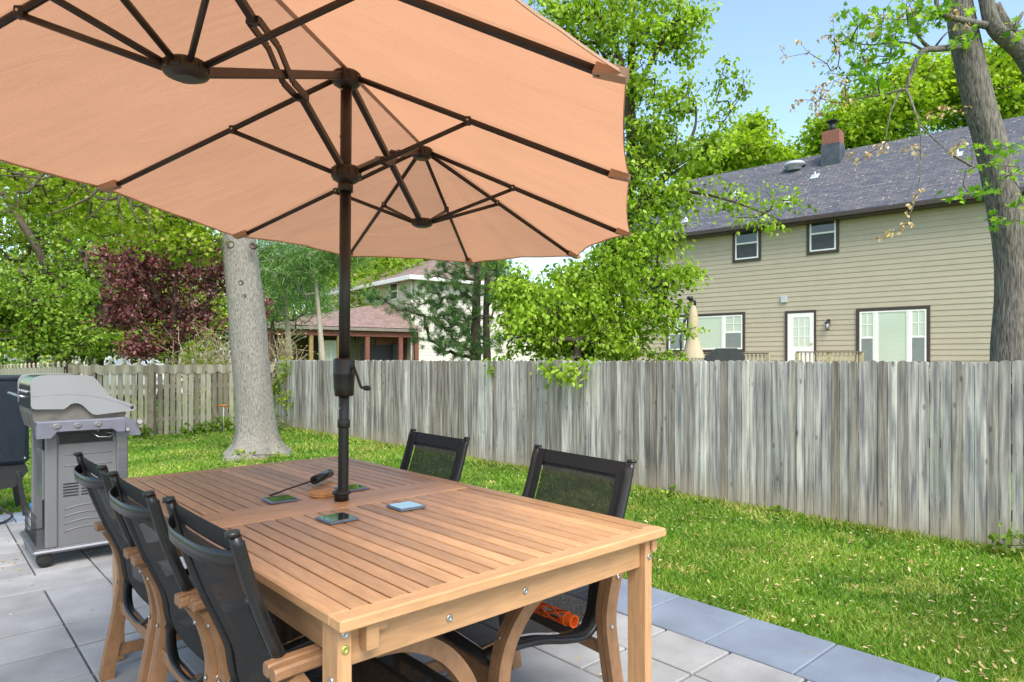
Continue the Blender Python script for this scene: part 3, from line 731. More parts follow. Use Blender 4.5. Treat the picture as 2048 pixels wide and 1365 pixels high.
for sgn in (1, -1):
    a = MB()                                   # arm: main top hub to end lower hub
    a.bar(C(sgn*.04, 0, -.035), C(sgn*(SP-.045), 0, ZL+.008), .022, .026, bev=.003); part_at(a, 'arm', BRONZE, umb)
    a = MB()                                   # cranked link: runner to end top hub, passing beside the arm
    ks = [(.04, ZL+.01), (.33, ZL+.145), (.42, ZL+.158), (.50, ZL+.225), (.60, ZL+.25), (SP-.04, -.03)]
    for q_, ((w0, z0), (w1, z1)) in enumerate(zip(ks[:-1], ks[1:])):
        if q_ in (0, 4): a.bar(C(sgn*w0, 0, z0), C(sgn*w1, 0, z1), .02, .024, bev=.003)
        else:
            for off in (-.0165, .0165): a.bar(C(sgn*w0, off, z0), C(sgn*w1, off, z1), .006, .026, bev=.001)
    for w0, z0 in (ks[1], ks[4]): a.bar(C(sgn*w0, -.019, z0), C(sgn*w0, .019, z0), .02, .02)
    part_at(a, 'link', BRONZE, umb)
    sm = MB()
    for w0, z0 in ks[1:-1]: screw(sm, C(sgn*w0, -.0205, z0), -Pd, .006)
    part_at(sm, 'rivet', CHROME, umb)
pt = C(0, 0, -.03); pb = Vector((PB.x, PB.y, .02))
ax = lambda z: pb+(pt-pb)*((z-pb.z)/(pt.z-pb.z))
m_ = MB(); m_.tube([ax(1.86), ax(2.0), pt], .0205, 20); m_.tube([ax(1.86), ax(1.90)], .027, 20); part_at(m_, 'upper_pole', BRONZE, umb)
m_ = MB(); m_.tube([ax(1.2), ax(1.5), ax(1.859)], .0205, 20); m_.tube([ax(.02), ax(.5), ax(1.0), ax(1.2)], .0188, 20); m_.tube([ax(1.004), ax(1.010), ax(1.030), ax(1.034)], [.021, .0225, .0225, .021], 20)
part_at(m_, 'lower_pole', POLE, umb)
m_ = MB(); Mx = Matrix.Translation(ax(1.19)-Vector((0, 0, 1.19)))
m_.lathe([(.03, 1.118), (.034, 1.122), (.036, 1.15), (.0385, 1.195), (.0392, 1.197), (.0392, 1.2), (.0385, 1.202), (.0385, 1.248), (.036, 1.254), (.022, 1.257)], 28, Mx); part_at(m_, 'crank_housing', POLE, umb)
m_ = MB(); k0 = ax(1.225)+Vector((.034, -.012, 0)); k1 = P(722, 775, 2.36); m_.tube([k0-Vector((.01,0,0)), k0+Vector((.006,-.006,0))], .008, 8)
m_.bar(k0+Vector((.006, -.006, 0)), k1, .008, .013, up=(0, 1, 0), bev=.002); m_.tube([k1, k1+Vector((.012, -.006, -.002))], .005, 8); h_ = part_at(m_, 'crank_handle', CHROME, umb)
h_.data.materials.clear(); h_.data.materials.append(BRONZE)
m_ = MB(); q = Vector((1, -.35, -.05)).normalized().to_track_quat('Z', 'Y').to_matrix().to_4x4(); q.translation = k1+Vector((.010, -.005, -.002))
m_.lathe([(.006, 0), (.0085, .006), (.0095, .014), (.0085, .024), (.005, .028)], 12, q); part_at(m_, 'crank_knob', POLE, umb)
m_ = MB(); m_.lathe([(.0255, .741), (.026, .762), (.0265, .765), (.0325, .7655), (.033, .771), (.030, .774), (.021, .778), (.0205, .784)], 24, Matrix.Translation((PB.x, PB.y, 0))); part_at(m_, 'table_collar', POLE, umb)
m_ = MB(); screw(m_, ax(1.075)+Vector((-.012, -.0155, 0)), (-.6, -.8, 0), .004); screw(m_, pt+Vector((-.012, -.017, -.045)), (-.6, -.8, 0), .004); screw(m_, ax(2.06)+Vector((-.0205, -.004, 0)), (-1, -.2, 0), .005); part_at(m_, 'rivet', CHROME, umb)

# ================================================================== THINGS ON THE TABLE AND CHAIR
GLASS = mat('dark mirror coaster glass', (.30, .32, .29), .04, var=.1, scale=20, metal=1)
RIM = mat('blue grey coaster rim', S(96,110,128), .35, var=.15, scale=40)
for px, py, lb in ((559.6, 999, 'square mirrored coaster under the tip of the black tool'), (704, 976.5, 'square mirrored coaster half hidden behind the umbrella pole'),
                   (674, 1037, 'square mirrored coaster nearest the viewer, in front of the pole'), (812, 1013, 'square mirrored coaster to the right of the pole, towards the chairs by the lawn')):
    p = U(px, py, .745); r_ = empty('coaster', (p.x, p.y, .7405), lb, 'coaster', ROT+rnd.uniform(-.06, .06), 'square coasters on the table')
    mb = MB(); mb.box((-.05, -.05, .0005), (.05, .05, .008), .5, .0015); mb.build('tile_base', RIM, r_)
    mb = MB(); mb.box((-.0455, -.0455, .006), (.0455, .0455, .0092), .5, .001); mb.build('mirror_top', GLASS, r_)
CORK = mat('tan cork', S(196,142,92), .85, var=.2, scale=120, bump=.2)
p = U(645, 989, .745); r_ = MB()
r_.lathe([(.047, 0), (.048, .002), (.048, .006), (.047, .0075)], 32); r_.lathe([(.047, .0078), (.048, .0095), (.048, .0135), (.047, .015)], 32, Matrix.Translation((.002, .001, 0)))
prop(r_.build('cork_coaster', CORK, loc=(p.x, p.y, .741)), 'pair of round cork coasters stacked beside the umbrella pole', 'coaster')
a, b, c_ = U(541, 991, .752), U(628, 961, .765), U(660, 946.5, .768)
tr_ = empty('grill_tool', (b.x, b.y, .7405), 'slim black tool with a thick tubular grip lying across the slats', 'tool')
d_ = (c_-b).normalized()
mb = MB(); mb.tube([a, a+(b-a)*.5+Vector((0,0,.001)), b+d_*.004], .0034, 8); mb.bar(a-d_*.004, a+(b-a)*.18, .012, .006, bev=.002); part_at(mb, 'rod', POLE, tr_)
GRIP = mat('glossy black grip', (.012, .013, .016), .18, var=.1, scale=30)
mb = MB(); mb.tube([b, b+d_*.002, c_-d_*.002, c_], [.0165, .018, .018, .0165], 20); part_at(mb, 'grip', GRIP, tr_)
# orange openwork tube on the seat of the right-hand near chair
ORG = mat('orange plastic', S(226,96,30), .4, var=.06, scale=30, spec=.5)
a = U(1149, 1242, .395); b_dir = (U(1085, 1208, .41)-a); b_dir.z = 0; b_dir = b_dir.normalized()
a.z = .392; toy = empty('orange_tube', (a.x, a.y, .37), 'orange openwork plastic tube lying on a chair seat', 'toy'); toy_len = .2
mb = MB(); q = b_dir.to_track_quat('Z', 'Y').to_matrix().to_4x4(); q.translation = a
def ring(z0, z1, ro, ri, n=28):
    vs = []; fs = []
    for r0, z in ((ri, z0), (ro, z0), (ro, z1), (ri, z1)):
        for k in range(n): vs.append(q @ Vector((r0*math.cos(2*math.pi*k/n), r0*math.sin(2*math.pi*k/n), z)))
    for i in range(4):
        for k in range(n): fs.append((i*n+k, i*n+(k+1) % n, ((i+1) % 4)*n+(k+1) % n, ((i+1) % 4)*n+k))
    mb.add(vs, fs, .5, False)
ring(0, .03, .021, .0165); ring(.03, .036, .024, .0165); ring(toy_len-.02, toy_len, .021, .0165)
for s in (-1, 1):
    for k in range(4):
        pth = [q @ Vector((.0195*math.cos(t), .0195*math.sin(t), z)) for t, z in [(k*math.pi/2+s*i*.26, .034+(toy_len-.05)*i/12) for i in range(13)]]
        mb.tube(pth, .0032, 6)
part_at(mb, 'lattice_tube', ORG, toy)

# ================================================================== GRILL
GP = mat('grey grill enamel', S(116,117,120), .42, metal=.25, var=.05, scale=5, bump=.0)
GL = mat('pale grey lid enamel', S(146,148,153), .38, metal=.25, var=.04, scale=4)
GD_ = mat('grimy firebox enamel', S(112,108,104), .5, metal=.3, var=.3, scale=9)
STEEL = mat('brushed steel', S(150,150,156), .34, metal=.85, var=.14, scale=14, stretch=(.1,1,6), bump=.02)
SHELF = mat('blue grey shelf plastic', S(120,122,136), .38, metal=.35, var=.1, scale=14)
LIDT = mat('polished lid steel', S(120,124,112), .16, metal=.9, var=.15, scale=4)
BLK = mat('black metal', (.015,.015,.017), .5, var=.3, scale=20)
GO = T(3.655, 0); grill = empty('gas_grill', GO, 'grey gas barbecue grill on casters beside the navy smoker', 'grill', ROT)
cv3 = lambda X, Y: (X/3.103, 700+Y/3.103)
def gp(X, Y, u=0.):                      # outline of the end panel measured in the plane of that panel
    px, py = cv3(X, Y); r = (px-CX)/F; b = T(3.655+u, 0); v = (r*b.y-b.x)/(EV.x-r*EV.y); y = b.y+EV.y*v
    return v, H-(py-CY)/F*y
mb = MB(); mb.box((-.085, -.01, .082), (.50, .66, .106), .5, .010); mb.box((-.07, .005, .1065), (.49, .645, .1115), .5, .003); mb.build('base_tray', STEEL, grill)
for v_, u_ in ((-.03, .04), (.44, .04), (-.03, .6), (.44, .6)):
    mb = MB()
    for dx in (-.017, .017): mb.lathe([(.012, -.014), (.036, -.014), (.042, -.008), (.042, .008), (.036, .014), (.012, .014)], 18, Matrix.Translation((v_+.01, u_+dx, .043)) @ Matrix.Rotation(R(90), 4, 'X'))
    mb.box((v_-.015, u_-.006, .03), (v_+.03, u_+.006, .073), .5, .004); mb.build('caster', RUB, grill)
# cabinet: panel, posts, back, far side, open front with wire shelf
mb = MB(); mb.box((.045, .012, .112), (.355, .02, .80), .5, .002)
for z0, z1 in ((.20, .006), (.245, .006), (.29, .006), (.335, .006), (.60, .005), (.67, .005)):
    x0 = .075; x1 = .33
    pth = [(x0+(x1-x0)*k/10, .011, z0+.02*(1-(2*k/10-1)**2) if z0 < .5 else z0) for k in range(11)]; mb.tube(pth, .0035, 6)
mb.build('end_panel', GP, grill)
mb = MB()
for row_ in range(5):
    for a0, a1 in ((.07, .15), (.165, .245), (.26, .33)): mb.box((a0, .009, .415+row_*.018), (a1, .0118, .422+row_*.018), .5)
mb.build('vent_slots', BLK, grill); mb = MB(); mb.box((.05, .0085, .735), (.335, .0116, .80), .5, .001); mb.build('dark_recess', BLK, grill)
for v_, u_ in ((-.02, .004), (.356, .004), (-.02, .60), (.356, .60)):
    mb = MB(); mb.box((v_, u_, .111), (v_+.064, u_+.04, .81), .5, .008); mb.build('corner_post', STEEL if v_ > 0 else GP, grill)
mb = MB(); mb.box((.40, .045, .112), (.408, .60, .80), .5); mb.box((.045, .625, .112), (.355, .633, .80), .5); mb.build('back_panel', GP, grill)
mb = MB()
for k in range(12): mb.tube([(-.06, .06+k*.045, .13), (-.06, .06+k*.045, .30)], .002, 5)
for z in (.13, .19, .25, .30): mb.tube([(-.06, .05, z), (-.06, .6, z)], .0025, 5)
mb.build('wire_rack', BLK, grill)
mb = MB(); mb.box((-.018, .05, .45), (-.008, .07, .62), .5); mb.box((-.03, .05, .40), (-.012, .3, .70), .5, .004); mb.build('door', STEEL, grill)
mb = MB(); poly = [gp(*p) for p in ((190,385),(200,425),(215,440),(700,435),(715,405),(560,400),(390,365))]
mb.prism([(a, .015, b) for a, b in ((-.085,.925),(-.06,.82),(.36,.82),(.41,.90),(.41,.955),(.30,.99),(.1,.99),(-.085,.965))], (0, .60, 0), .5); mb.build('firebox', GD_, grill)
lid = [gp(*p) for p in ((190,350),(188,230),(192,200),(212,172),(250,160),(300,157),(540,157),(575,167),(600,190),(640,240),(665,272),(690,290),(740,312),(800,330),(830,345),(837,360),(825,377),(700,390),(600,403),(570,398),(550,382),(512,345),(485,332),(460,330),(435,338),(415,355),(395,368),(215,370),(198,364))]
mb = MB(); mb.prism([(a, -.017, b) for a, b in lid], (0, .018, 0), .5); mb.build('lid_end_cap', GL, grill)
mb = MB(); mb.prism([(a, .615, b) for a, b in lid], (0, .018, 0), .5); mb.build('lid_end_cap', GL, grill)
tp_ = lid[1:13]; mb = MB(); vs = []
for a, b in tp_: vs += [(a+.004, .0022, b-.006), (a+.004, .6148, b-.006)]
mb.add(vs, [(2*i, 2*i+1, 2*i+3, 2*i+2) for i in range(len(tp_)-1)], .5, True)
mb.box((lid[0][0]+.002, .0022, lid[0][1]-.02), (lid[0][0]+.008, .6148, lid[1][1]-.004), .5); mb.build('lid_shell', LIDT, grill)
a, b = gp(640, 280); mb = MB(); mb.tube([(gp(192,292)[0], -.015, gp(192,292)[1])]+[(gp(x_, y_)[0], -.015, gp(x_, y_)[1]) for x_, y_ in ((300,280),(420,277),(540,283),(640,300),(740,330),(800,352))], .003, 6); mb.build('lid_crease', SHELF, grill)
mb = MB(); v_, z_ = gp(190, 300); mb.tube([(v_-.0, .05, z_), (v_-.05, .05, z_+.012), (v_-.058, .10, z_+.014), (v_-.058, .52, z_+.014), (v_-.05, .57, z_+.012), (v_, .57, z_)], .0085, 10)
for k in range(5): mb.lathe([(.008, 0), (.010, .006), (.004, .012)], 8, Matrix.Translation((v_-.0, .12+k*.09, z_+.03)) @ Matrix.Rotation(R(-90), 4, 'Y'))
mb.build('handle', STEEL, grill)
v_, z_ = gp(815, 356); mb = MB(); mb.lathe([(.011, -.004), (.011, .004), (.006, .006)], 12, Matrix.Translation((v_, -.014, z_)) @ Matrix.Rotation(R(90), 4, 'X')); mb.build('hinge_pin', BLK, grill)
# end shelf with three tool notches
sx0, sx1 = -.074, .383; mb = MB()
n = 44; zt, zb = .868, .80; vs = []; fs = []
mb.box((sx0, -.085, .862), (sx1, .004, .884), .5, .006)
out = [(sx0, .868), (sx0, .785)]
x_ = sx0+.05
pr = [(sx0, .878), (sx1, .878), (sx1, .80), (sx1-.04, .80), (sx1-.07, .822), (sx0+.10, .822), (sx0+.07, .785), (sx0, .785)]
mb.prism([(a, -.088, b) for a, b in pr], (0, .018, 0), .5); mb.prism([(sx0, -.07, .876), (sx0, .003, .876), (sx0, .003, .80), (sx0, -.07, .785)], (.014, 0, 0), .5)
mb.build('end_shelf', SHELF, grill)
mb = MB()
for c in (.10, .205, .31): mb.lathe([(.018, -.002), (.019, .0), (.014, .002), (.006, .001)], 16, Matrix.Translation((sx0+c, -.088, .852)) @ Matrix.Rotation(R(90), 4, 'X') @ Matrix.Scale(1.25, 4, (1,0,0)))
mb.build('tool_notch', GP, grill)
for c in (.10, .205, .31):
    mb = MB(); mb.tube([(sx0+c, -.09, .858), (sx0+c, -.10, .852), (sx0+c, -.102, .842)], .003, 6); mb.build('tool_hook', STEEL, grill)
mb = MB(); mb.prism([(.345, -.03, .885), (.40, -.03, .885), (.44, -.03, .865), (.465, -.03, .83), (.487, -.03, .778), (.48, -.03, .765), (.345, -.03, .77)], (0, .03, 0), .5); mb.build('control_end', SHELF, grill)
for v_, z_, r0 in ((.475, .845, .019), (.405, .80, .013)):
    mb = MB(); mb.lathe([(r0*.9, 0), (r0, .006), (r0, .018), (r0*.8, .024)], 18, Matrix.Translation((v_, -.032, z_)) @ Matrix.Rotation(R(70), 4, 'X')); mb.build('knob', STEEL, grill)
mb = MB(); mb.tube([(.21, -.06, .80), (.24, -.075, .775), (.30, -.08, .77), (.33, -.07, .788), (.28, -.06, .80)], .0025, 6); mb.build('wire_hook', CHROME, grill)
# spray bottle behind the cart
PLW = mat('white plastic', S(225,228,232), .35, var=.04, scale=10); PLB = mat('blue plastic', S(40,110,190), .35, var=.06, scale=10)
p = U(71, 1030, 0); p = P(70, 1030, 4.75); sb = empty('spray_bottle', (p.x, p.y, 0), 'small white spray bottle with a blue trigger standing behind the grill cart', 'bottle')
mb = MB(); mb.lathe([(.035, .003), (.04, .02), (.04, .13), (.028, .17), (.013, .19), (.013, .205)], 18); mb.build('bottle_body', PLW, sb)
mb = MB(); mb.box((-.018, -.035, .205), (.018, .03, .235), .5, .005); mb.bar((0, -.03, .21), (0, -.02, .165), .012, .008); mb.build('trigger', PLB, sb)

# ================================================================== SMOKER
NAVY = mat('navy enamel', S(28,36,47), .38, var=.2, scale=12, bump=.03, metal=.2)
so = P(8, 985, 5.5); so.z = 0; SO = T(5.35, -.055)
smk = empty('pellet_smoker', SO, 'dark navy box-shaped pellet smoker at the left edge of the patio', 'smoker', ROT)
mb = MB(); mb.box((-.75, 0, .42), (.14, .62, 1.115), .5, .03); body = mb.build('body', NAVY, smk)
mb = MB(); mb.box((-.76, -.012, 1.085), (.15, .63, 1.12), .5, .01); mb.build('lid_rim', NAVY, smk)
mb = MB(); mb.prism([(-.70, .04, .415), (.12, .04, .415), (.14, .04, .36), (.05, .04, .24), (-.2, .04, .22), (-.70, .04, .24)], (0, .54, 0), .5); mb.build('hopper', BLK, smk)
mb = MB(); mb.lathe([(.036, 0), (.062, .0), (.066, .008), (.058, .014), (.040, .012)], 24, Matrix.Translation((-.11, -.001, .50)) @ Matrix.Rotation(R(90), 4, 'X')); mb.build('port_ring', STEEL, smk)
mb = MB(); mb.box((-.16, -.02, .80), (-.10, -.001, .815), .5, .003); mb.box((-.14, -.03, .775), (-.12, -.012, .835), .5, .003); mb.build('latch', BLK, smk)
mb = MB()
for v_, z_ in ((.11, 1.05), (.11, .47), (-.2, .47), (-.3, 1.05)): screw(mb, (v_, -.001, z_), (0, -1, 0), .007)
mb.build('rivet', CHROME, smk)
for v_ in (-.62, .10):
    for u_ in (.05, .55):
        mb = MB(); mb.bar((v_-.03, u_, .36), (v_+.02, u_, 0.0), .04, .035, bev=.004); mb.build('leg', BLK, smk)
mb = MB(); pth, _ = smooth_path([(Vector(p), 1) for p in ((-.1,-.02,.30),(-.06,-.06,.12),(.02,-.10,.04),(-.1,-.22,.012),(-.4,-.2,.012),(-.8,-.12,.012))], 6); mb.tube(pth, .009, 8); mb.build('power_cord', RUB, smk)
print('stage 1 done')

# ================================================================== RIGHT HOUSE
SID = mat('beige vinyl siding', S(170,160,139), .6, var=.04, scale=2, bump=.0, tint=.02)
TRIM = mat('dark brown trim', S(62,52,46), .5, var=.1, scale=10)
WHT = mat('white window frame', S(226,226,222), .45, var=.03, scale=10)
PANE = mat('window glass', (.03, .04, .04), .04, var=.2, scale=3, metal=0, spec=1.)
BLIND = mat('white blind behind glass', S(196,206,190), .35, var=.05, scale=1, coat=.8)
SCR2 = mat('grey insect screen', S(120,128,124), .7, var=.08, scale=6, extra=None)
SCR = mat('dark insect screen', (.05,.055,.06), .6, var=.2, scale=6)
def lines(n_per_m, lo=.75):
    def ex(t, tc, col):
        n = t.nodes; L = t.links.new; sx = n.new('ShaderNodeSeparateXYZ'); L(tc.outputs['Object'], sx.inputs[0])
        a = n.new('ShaderNodeMath'); a.operation = 'MULTIPLY'; a.inputs[1].default_value = n_per_m; L(sx.outputs[2], a.inputs[0])
        b = n.new('ShaderNodeMath'); b.operation = 'FRACT'; L(a.outputs[0], b.inputs[0])
        mr = n.new('ShaderNodeMapRange'); mr.inputs[1].default_value = 0; mr.inputs[2].default_value = .25; mr.inputs[3].default_value = lo; mr.inputs[4].default_value = 1; L(b.outputs[0], mr.inputs[0])
        m = n.new('ShaderNodeMix'); m.data_type = 'RGBA'; m.blend_type = 'MULTIPLY'; m.inputs[0].default_value = 1; L(col, m.inputs[6]); L(mr.outputs[0], m.inputs[7]); return m.outputs[2]
    return ex
SLATS = mat('slatted window blind', S(188,200,182), .3, var=.04, scale=1, coat=.8, extra=lines(12, .8))
def shingle(c1, c2, c3, lit=1.):
    def ex(t, tc, col):
        n = t.nodes; L = t.links.new
        br = n.new('ShaderNodeTexBrick'); br.inputs['Scale'].default_value = 1; br.inputs['Mortar Size'].default_value = .012
        br.inputs['Brick Width'].default_value = .33; br.inputs['Row Height'].default_value = .15; br.inputs['Bias'].default_value = 0
        br.inputs['Color1'].default_value = (*c1, 1); br.inputs['Color2'].default_value = (*c2, 1); br.inputs['Mortar'].default_value = (*c3, 1)
        L(tc.outputs['UV'], br.inputs[0]); nz = n.new('ShaderNodeTexNoise'); nz.inputs['Scale'].default_value = 5; nz.inputs['Detail'].default_value = 5; L(tc.outputs['UV'], nz.inputs[0])
        mr = n.new('ShaderNodeMapRange'); mr.inputs[1].default_value = .3; mr.inputs[2].default_value = .7; mr.inputs[3].default_value = .75; mr.inputs[4].default_value = 1.25; L(nz.outputs[0], mr.inputs[0])
        m = n.new('ShaderNodeMix'); m.data_type = 'RGBA'; m.blend_type = 'MULTIPLY'; m.inputs[0].default_value = 1; L(br.outputs[0], m.inputs[6]); L(mr.outputs[0], m.inputs[7])
        vo = n.new('ShaderNodeTexVoronoi'); vo.inputs['Scale'].default_value = 4.2; L(tc.outputs['UV'], vo.inputs[0])       # pale fallen seeds stuck on the shingles
        vr = n.new('ShaderNodeMapRange'); vr.inputs[1].default_value = .11; vr.inputs[2].default_value = .14; vr.inputs[3].default_value = .7*lit; vr.inputs[4].default_value = 0; L(vo.outputs['Distance'], vr.inputs[0])
        m5 = n.new('ShaderNodeMix'); m5.data_type = 'RGBA'; L(vr.outputs[0], m5.inputs[0]); L(m.outputs[2], m5.inputs[6]); m5.inputs[7].default_value = (*S(196,176,146), 1); return m5.outputs[2]
    return ex
ROOFG = mat('slate grey shingles', S(104,104,112), .9, extra=shingle(S(96,94,98), S(70,74,86), S(52,54,60)))
ROOFR = mat('brown red shingles', S(140,108,104), .9, extra=shingle(S(142,118,110), S(118,98,94), S(92,78,74), 0.))
def slab(mb_pts, name, m, parent, th=.05):        # a roof plane with thickness and shingle uv; pts: eave a, eave b, top b, top a
    a, b, c, d = [Vector(p) for p in mb_pts]; n_ = (b-a).cross(d-a).normalized()
    if n_.z < 0: n_ = -n_
    me = bpy.data.meshes.new(name); top = [a, b, c, d]; bot = [p-n_*th for p in top]
    me.from_pydata([tuple(p) for p in top+bot], [], [(0,1,2,3), (7,6,5,4), (0,4,5,1), (1,5,6,2), (2,6,7,3), (3,7,4,0)])
    ex = (b-a).normalized(); ey = n_.cross(ex); uvl = me.uv_layers.new(name='UVMap')
    for lp in me.loops: q = me.vertices[lp.vertex_index].co-a; uvl.data[lp.index].uv = (q.dot(ex), q.dot(ey))
    me.materials.append(m); o = bpy.data.objects.new(name, me); COL.objects.link(o); o.parent = parent; return o
def siding(mb, x0, x1, z0, z1, course, axis='x', off=0., sgn=-1, skip=None):
    z = z0
    while z < z1-.001:
        zz = min(z+course, z1)
        q = lambda x, d, z_: (x, off+sgn*d, z_) if axis == 'x' else (off+sgn*d, x, z_)
        mb.add([q(x0,.022,z), q(x1,.022,z), q(x1,.004,zz), q(x0,.004,zz), q(x0,0,z), q(x1,0,z)], [(0,1,2,3), (5,4,0,1)][0:1]+[(4,5,1,0)], random.random()); z = zz
HA = Vector((.753, -.658, 0)); W0 = Vector((10.37, 24, 0)); HR = math.atan2(HA.y, HA.x); HI = Vector((.658, .753, 0))
hs = empty('beige_house', W0, 'beige vinyl-sided two-storey house with grey shingle roof behind the fence', 'house', HR)
def hp(px, py, dep=0.):
    r = (px-CX)/F; b = W0+HI*dep; t = (r*b.y-b.x)/(HA.x-r*HA.y); y = b.y+HA.y*t; return t, H-(py-CY)/F*y
ZE = H+5.31; D = 9.0; X0, X1 = -7.2, 10.5
mb = MB(); siding(mb, X0, X1, -.2, ZE, .178)
mb.box((X0, .0, -.2), (X1, D, ZE), .5); mb.prism([(X0+.001, 0, ZE), (X0+.001, D, ZE), (X0+.001, D/2, ZE+3.2)], (X1-X0-.002, 0, 0), .5); mb.build('wall', SID, hs)
RZ = H+8.56
ov = .45; dz = ov*(RZ-ZE-.05)/(D/2)
slab([(X0-.3, -ov, ZE+.06-dz), (X1+.3, -ov, ZE+.06-dz), (X1+.3, D/2, RZ), (X0-.3, D/2, RZ)], 'roof', ROOFG, hs)
slab([(X1+.3, D+ov, ZE+.06-dz), (X0-.3, D+ov, ZE+.06-dz), (X0-.3, D/2, RZ), (X1+.3, D/2, RZ)], 'roof', ROOFG, hs)
mb = MB(); mb.box((X0-.3, -ov-.11, ZE-.12-dz), (X1+.3, -ov-.01, ZE+.03-dz), .5, .02); mb.box((X0-.3, -ov+.0, ZE-.16-dz), (X1+.3, -.03, ZE-.12-dz), .5); mb.build('gutter', TRIM, hs)
def window(x0, y0, x1, y1, kind, trim=.10):
    (ta, ha), (tb_, hb) = hp(x0, y0), hp(x1, y1); hb = hp((x0+x1)/2, y1)[1]; ha = hp((x0+x1)/2, y0)[1]
    lo, hi = min(ha, hb), max(ha, hb)
    f = MB()
    for a, b, c, d in ((ta, tb_, hi-trim, hi), (ta, tb_, lo, lo+trim), (ta, ta+trim, lo+trim, hi-trim), (tb_-trim, tb_, lo+trim, hi-trim)): f.box((a, -.06, c), (b, -.02, d), .5, .006)
    w = f.build('window', TRIM, hs)
    ia, ib, il, ih = ta+trim+.004, tb_-trim-.004, lo+trim+.004, hi-trim-.004; s = .055
    sh = MB()
    def sash(a, b, c, d, mid=True, grid=False):
        for q in ((a, b, d-s, d), (a, b, c, c+s), (a, a+s, c+s, d-s), (b-s, b, c+s, d-s)): sh.box((q[0], -.052, q[2]), (q[1], -.024, q[3]), .5, .004)
        m_ = (c+d)/2
        if mid: sh.box((a+s, -.049, m_-.03), (b-s, -.022, m_+.03), .5, .003)
        if grid:
            sh.box(((a+b)/2-.012, -.046, (m_ if mid else c+s)), ((a+b)/2+.012, -.03, d-s), .5); sh.box((a+s, -.045, (m_+d)/2-.012), (b-s, -.031, (m_+d)/2+.012), .5)
    gl = MB(); bl = MB()
    if kind == 'double':
        sash(ia, ib, il, ih); gl.box((ia+s, -.034, il+s), (ib-s, -.026, ih-s), .5)
    else:
        w1 = (ib-ia)*.235
        sash(ia, ia+w1, il, ih, True, True); sash(ib-w1, ib, il, ih, True, True); sash(ia+w1+.05, ib-w1-.05, il, ih, False)
        sh.box((ia+w1, -.06, il), (ia+w1+.05, -.024, ih), .5); sh.box((ib-w1-.05, -.06, il), (ib-w1, -.024, ih), .5)
        bl.box((ia+s, -.034, il+s), (ib-s, -.026, ih-s), .5)
    sh.build('sash', WHT, w)
    if kind == 'double':
        sc2 = MB(); sc2.box((ia+s, -.040, il+s), (ib-s, -.0345, (il+ih)/2-.031), .5); sc2.build('insect_screen', SCR, w)
    if kind == 'triple':
        w1 = (ib-ia)*.235
        for a_, b_ in ((ia+s, ia+w1-s), (ib-w1+s, ib-s)): sc2 = MB(); sc2.box((a_, -.046, il+s), (b_, -.0405, (il+ih)/2-.032), .5); sc2.build('insect_screen', SCR2, w)
    if gl.v: gl.build('pane', PANE, w)
    if bl.v: bl.build('pane', SLATS, w)
window(1466, 450, 1523, 524, 'double'); window(1614, 425, 1679, 508, 'double'); window(1334, 628, 1491, 705, 'triple'); window(1713, 615, 1861, 735, 'triple')
# back door
(ta, hi), (tb_, _) = hp(1571, 623), hp(1633, 620); lo = hi-2.15; f = MB()
for a, b, c, d in ((ta, tb_, hi-.09, hi), (ta, ta+.09, lo, hi-.09), (tb_-.07, tb_, lo, hi-.09)): f.box((a, -.065, c), (b, -.022, d), .5, .005)
dr = f.build('door', TRIM, hs); a, b = ta+.095, tb_-.075; mb = MB()
gx0, gx1, gz0, gz1 = a+(b-a)*.2, b-(b-a)*.16, lo+.85, hi-.25
mb.box((a, -.055, lo), (gx0, -.024, hi-.095), .5); mb.box((gx1, -.055, lo), (b, -.024, hi-.095), .5); mb.box((gx0, -.055, gz1), (gx1, -.024, hi-.095), .5); mb.box((gx0, -.055, lo), (gx1, -.024, gz0), .5)
for k in (1, 2): mb.box((gx0+(gx1-gx0)*k/3-.012, -.05, gz0), (gx0+(gx1-gx0)*k/3+.012, -.028, gz1), .5); mb.box((gx0, -.049, gz0+(gz1-gz0)*k/3-.012), (gx1, -.029, gz0+(gz1-gz0)*k/3+.012), .5)
mb.build('door_leaf', WHT, dr); mb = MB(); mb.box((gx0, -.04, gz0), (gx1, -.03, gz1), .5); mb.build('pane', BLIND, dr)
mb = MB(); mb.lathe([(.03, 0), (.035, .02), (.02, .05)], 12, Matrix.Translation((b-.07, -.056, lo+.95)) @ Matrix.Rotation(R(90), 4, 'X')); mb.build('handle', BRASS, dr)
# chimney, vents
BRICK = mat('chimney brick', S(128,84,70), .9, var=.3, scale=9, bump=.3, stretch=(1,1,3)); LEAD = mat('dark flashing', S(64,70,78), .5, var=.3, scale=4)
cx_, _ = hp(1665, 300, 3.6); mb = MB(); mb.box((cx_-.36, 3.3, RZ-1.6), (cx_+.36, 4.0, RZ+.02), .5, .01); mb.build('chimney_flashing', LEAD, hs)
mb = MB(); mb.box((cx_-.33, 3.33, RZ+.02), (cx_+.33, 3.97, RZ+.55), .5, .01); ch = mb.build('chimney', BRICK, hs)
mb = MB(); mb.lathe([(.12, RZ+.55), (.12, RZ+.92)], 14, Matrix.Translation((cx_-.02, 3.65, 0))); mb.box((cx_-.22, 3.45, RZ+.97), (cx_+.18, 3.85, RZ+1.0), .5)
for q in (-.2, .16): mb.box((cx_+q-.01, 3.64, RZ+.9), (cx_+q+.01, 3.66, RZ+.97), .5)
mb.box((cx_-.15, 3.55, RZ+.925), (cx_+.11, 3.75, RZ+.96), .5); mb.build('flue_cap', BLK, ch)
LTG = mat('pale metal vent', S(190,194,200), .4, var=.08, scale=8, metal=.3)
rz_at = lambda dep: ZE+.06+(RZ-ZE-.06)*(dep/(D/2))
